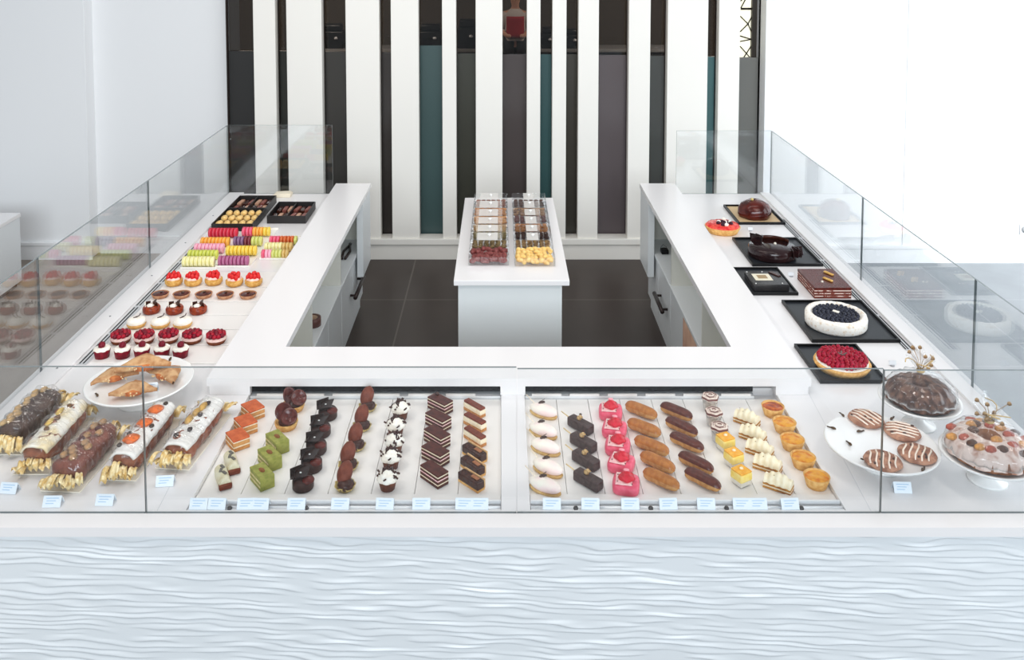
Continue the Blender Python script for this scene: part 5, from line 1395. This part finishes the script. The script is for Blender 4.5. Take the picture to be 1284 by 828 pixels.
for side, lst in BINS.items():
    for k, (y0p, y1p, kind, c1, c2, cn) in enumerate(lst):
        yf_, yb_ = P(640, y0p, ZT).y, P(640, y1p, ZT).y
        if side == 'left': xa, xb = P(587.5, 333, ZT).x, P(638, 333, ZT).x
        else: xa, xb = P(645, 333, ZT).x, P(696, 333, ZT).x
        c = Vector(((xa + xb) / 2, yf_, ZT + .0006)); w = xb - xa; d = yb_ - yf_ - .004
        h = .045 if k == 0 else .055
        bt = thing('sweet_box', 'clear acrylic box of %s sweets, %s in the %s column' % (cn, POSW[k] + ('' if k in (0, 6) else ' from the front'), side), 'box', c, 0, 'acrylic boxes on the aisle table')
        b = NB(); th = .003
        box(b, -w / 2, w / 2, 0, d, 0, th); box(b, -w / 2, w / 2, 0, th, th, h); box(b, -w / 2, w / 2, d - th, d, th, h); box(b, -w / 2, -w / 2 + th, th, d - th, th, h); box(b, w / 2 - th, w / 2, th, d - th, th, h)
        obj('tub', b, ACRYL, bt)
        if k:
            b = NB(); box(b, -w / 2, w / 2, 0, d, h + .0005, h + .0035); ld = obj('lid', b, ACRYL, bt)
            b = NB()
            if side == 'left': box(b, -w * .32, w * .22, .004, d - .004, h + .0038, h + .0046)
            else: box(b, -w * .16, w * .14, .004, d - .004, h + .0038, h + .0046)
            obj('band', b, LABELW, ld, label='whitish band across the lid')
            b = NB(); lathe(b, [(0, 0), (.007, 0), (.009, .008), (.012, .013), (0, .016)], 16, c=(0, d / 2, h + .0048)); obj('knob', b, PORC, ld)
        sp = sweets(kind, c1, c2)
        nx, ny, nz = (8, 5, 1) if k == 0 else (6, 3, 1)
        rr = random.Random(k * 11 + len(side))
        lay = 2 if k else 1
        for q in range(lay):
            for j in range(ny):
                for i in range(nx):
                    if k and q == 0: continue
                    gx = -w / 2 + .026 + (w - .052) * (i + .0) / (nx - 1); gy = .026 + (d - .052) * (j / max(ny - 1, 1))
                    if k == 0: gx += rr.uniform(-.006, .006); gy += rr.uniform(-.006, .006)
                    make(sp, '%s sweet in the %s box of the %s column on the aisle table' % (cn, POSW[k], side), (c.x + gx, c.y + gy, ZT + .0045 + (.0 if k else rr.uniform(0, .014))), rr.uniform(0, 3), '%s sweets in one acrylic box' % cn, (1.05 if k else 1.12))
# two uprights at the back of the boxes
# ================================================================== CAMERA, LIGHT
sc = bpy.context.scene
cd = bpy.data.cameras.new('camera'); cam = bpy.data.objects.new('camera', cd); C.objects.link(cam)
cam.location = (0, 0, CAMZ); cam.rotation_euler = (PI / 2 - PITCH, 0, 0)
cd.sensor_fit = 'HORIZONTAL'; cd.sensor_width = 36; cd.lens = FPX / 1284 * 36
cd.shift_x = (642 - PX) / 1284; cd.shift_y = (PY - 414) / 1284
cd.clip_end = 100; cd.clip_start = .05
sc.camera = cam
w = bpy.data.worlds.new('daylight'); sc.world = w; w.use_nodes = True
bg = w.node_tree.nodes['Background']; bg.inputs[0].default_value = (0.84, 0.92, 1.0, 1); bg.inputs[1].default_value = 0.46
def area(name, loc, target, sx, sy, e, col):
    l = bpy.data.lights.new(name, 'AREA'); l.shape = 'RECTANGLE'; l.size = sx; l.size_y = sy; l.energy = e; l.color = col
    o = bpy.data.objects.new(name, l); o.location = loc
    o.rotation_euler = (Vector(target) - Vector(loc)).to_track_quat('-Z', 'Y').to_euler(); C.objects.link(o)
    return o
area('window_daylight', (6.4, 3.6, 2.6), (0, 4.6, .9), 4.5, 3.2, 215, (.92, .96, 1.0))
l = area('right_wall_fill', (6.4, 2.2, 3.6), (4.9, YR, 0.9), 1.6, 1.8, 46, (.95, .98, 1.0)); l.data.spread = math.radians(52)  # added fill aimed to blow out the right wall, not a known window
area('shopfront_daylight', (0.5, -9.0, 4.6), (0, 5, 0.9), 8, 4.0, 1150, (.87, .94, 1.0))
for x, y, e in ((-2.0, 1.8, 31), (2.0, 1.8, 24), (0, 2.0, 11), (-2.1, 3.3, 15), (0.0, 3.9, 2), (1.7, 3.2, 8), (-1.8, 5.2, 13), (1.6, 5.2, 5), (-.6, 5.2, 10), (.6, 5.2, 8)):
    area('ceiling_lamp', (x, y, 4.0), (x, y, 0), .7, .7, e, (1.0, .92, .85))
vs = sc.view_settings
vs.view_transform = 'Standard'; vs.look = 'None'; vs.gamma = 1; vs.exposure = -0.06; vs.use_curve_mapping = False
sc.cycles.max_bounces = 10; sc.cycles.transparent_max_bounces = 24; sc.cycles.glossy_bounces = 5; sc.cycles.diffuse_bounces = 4
sc.cycles.caustics_reflective = False; sc.cycles.caustics_refractive = False
sc.cycles.use_denoising = True
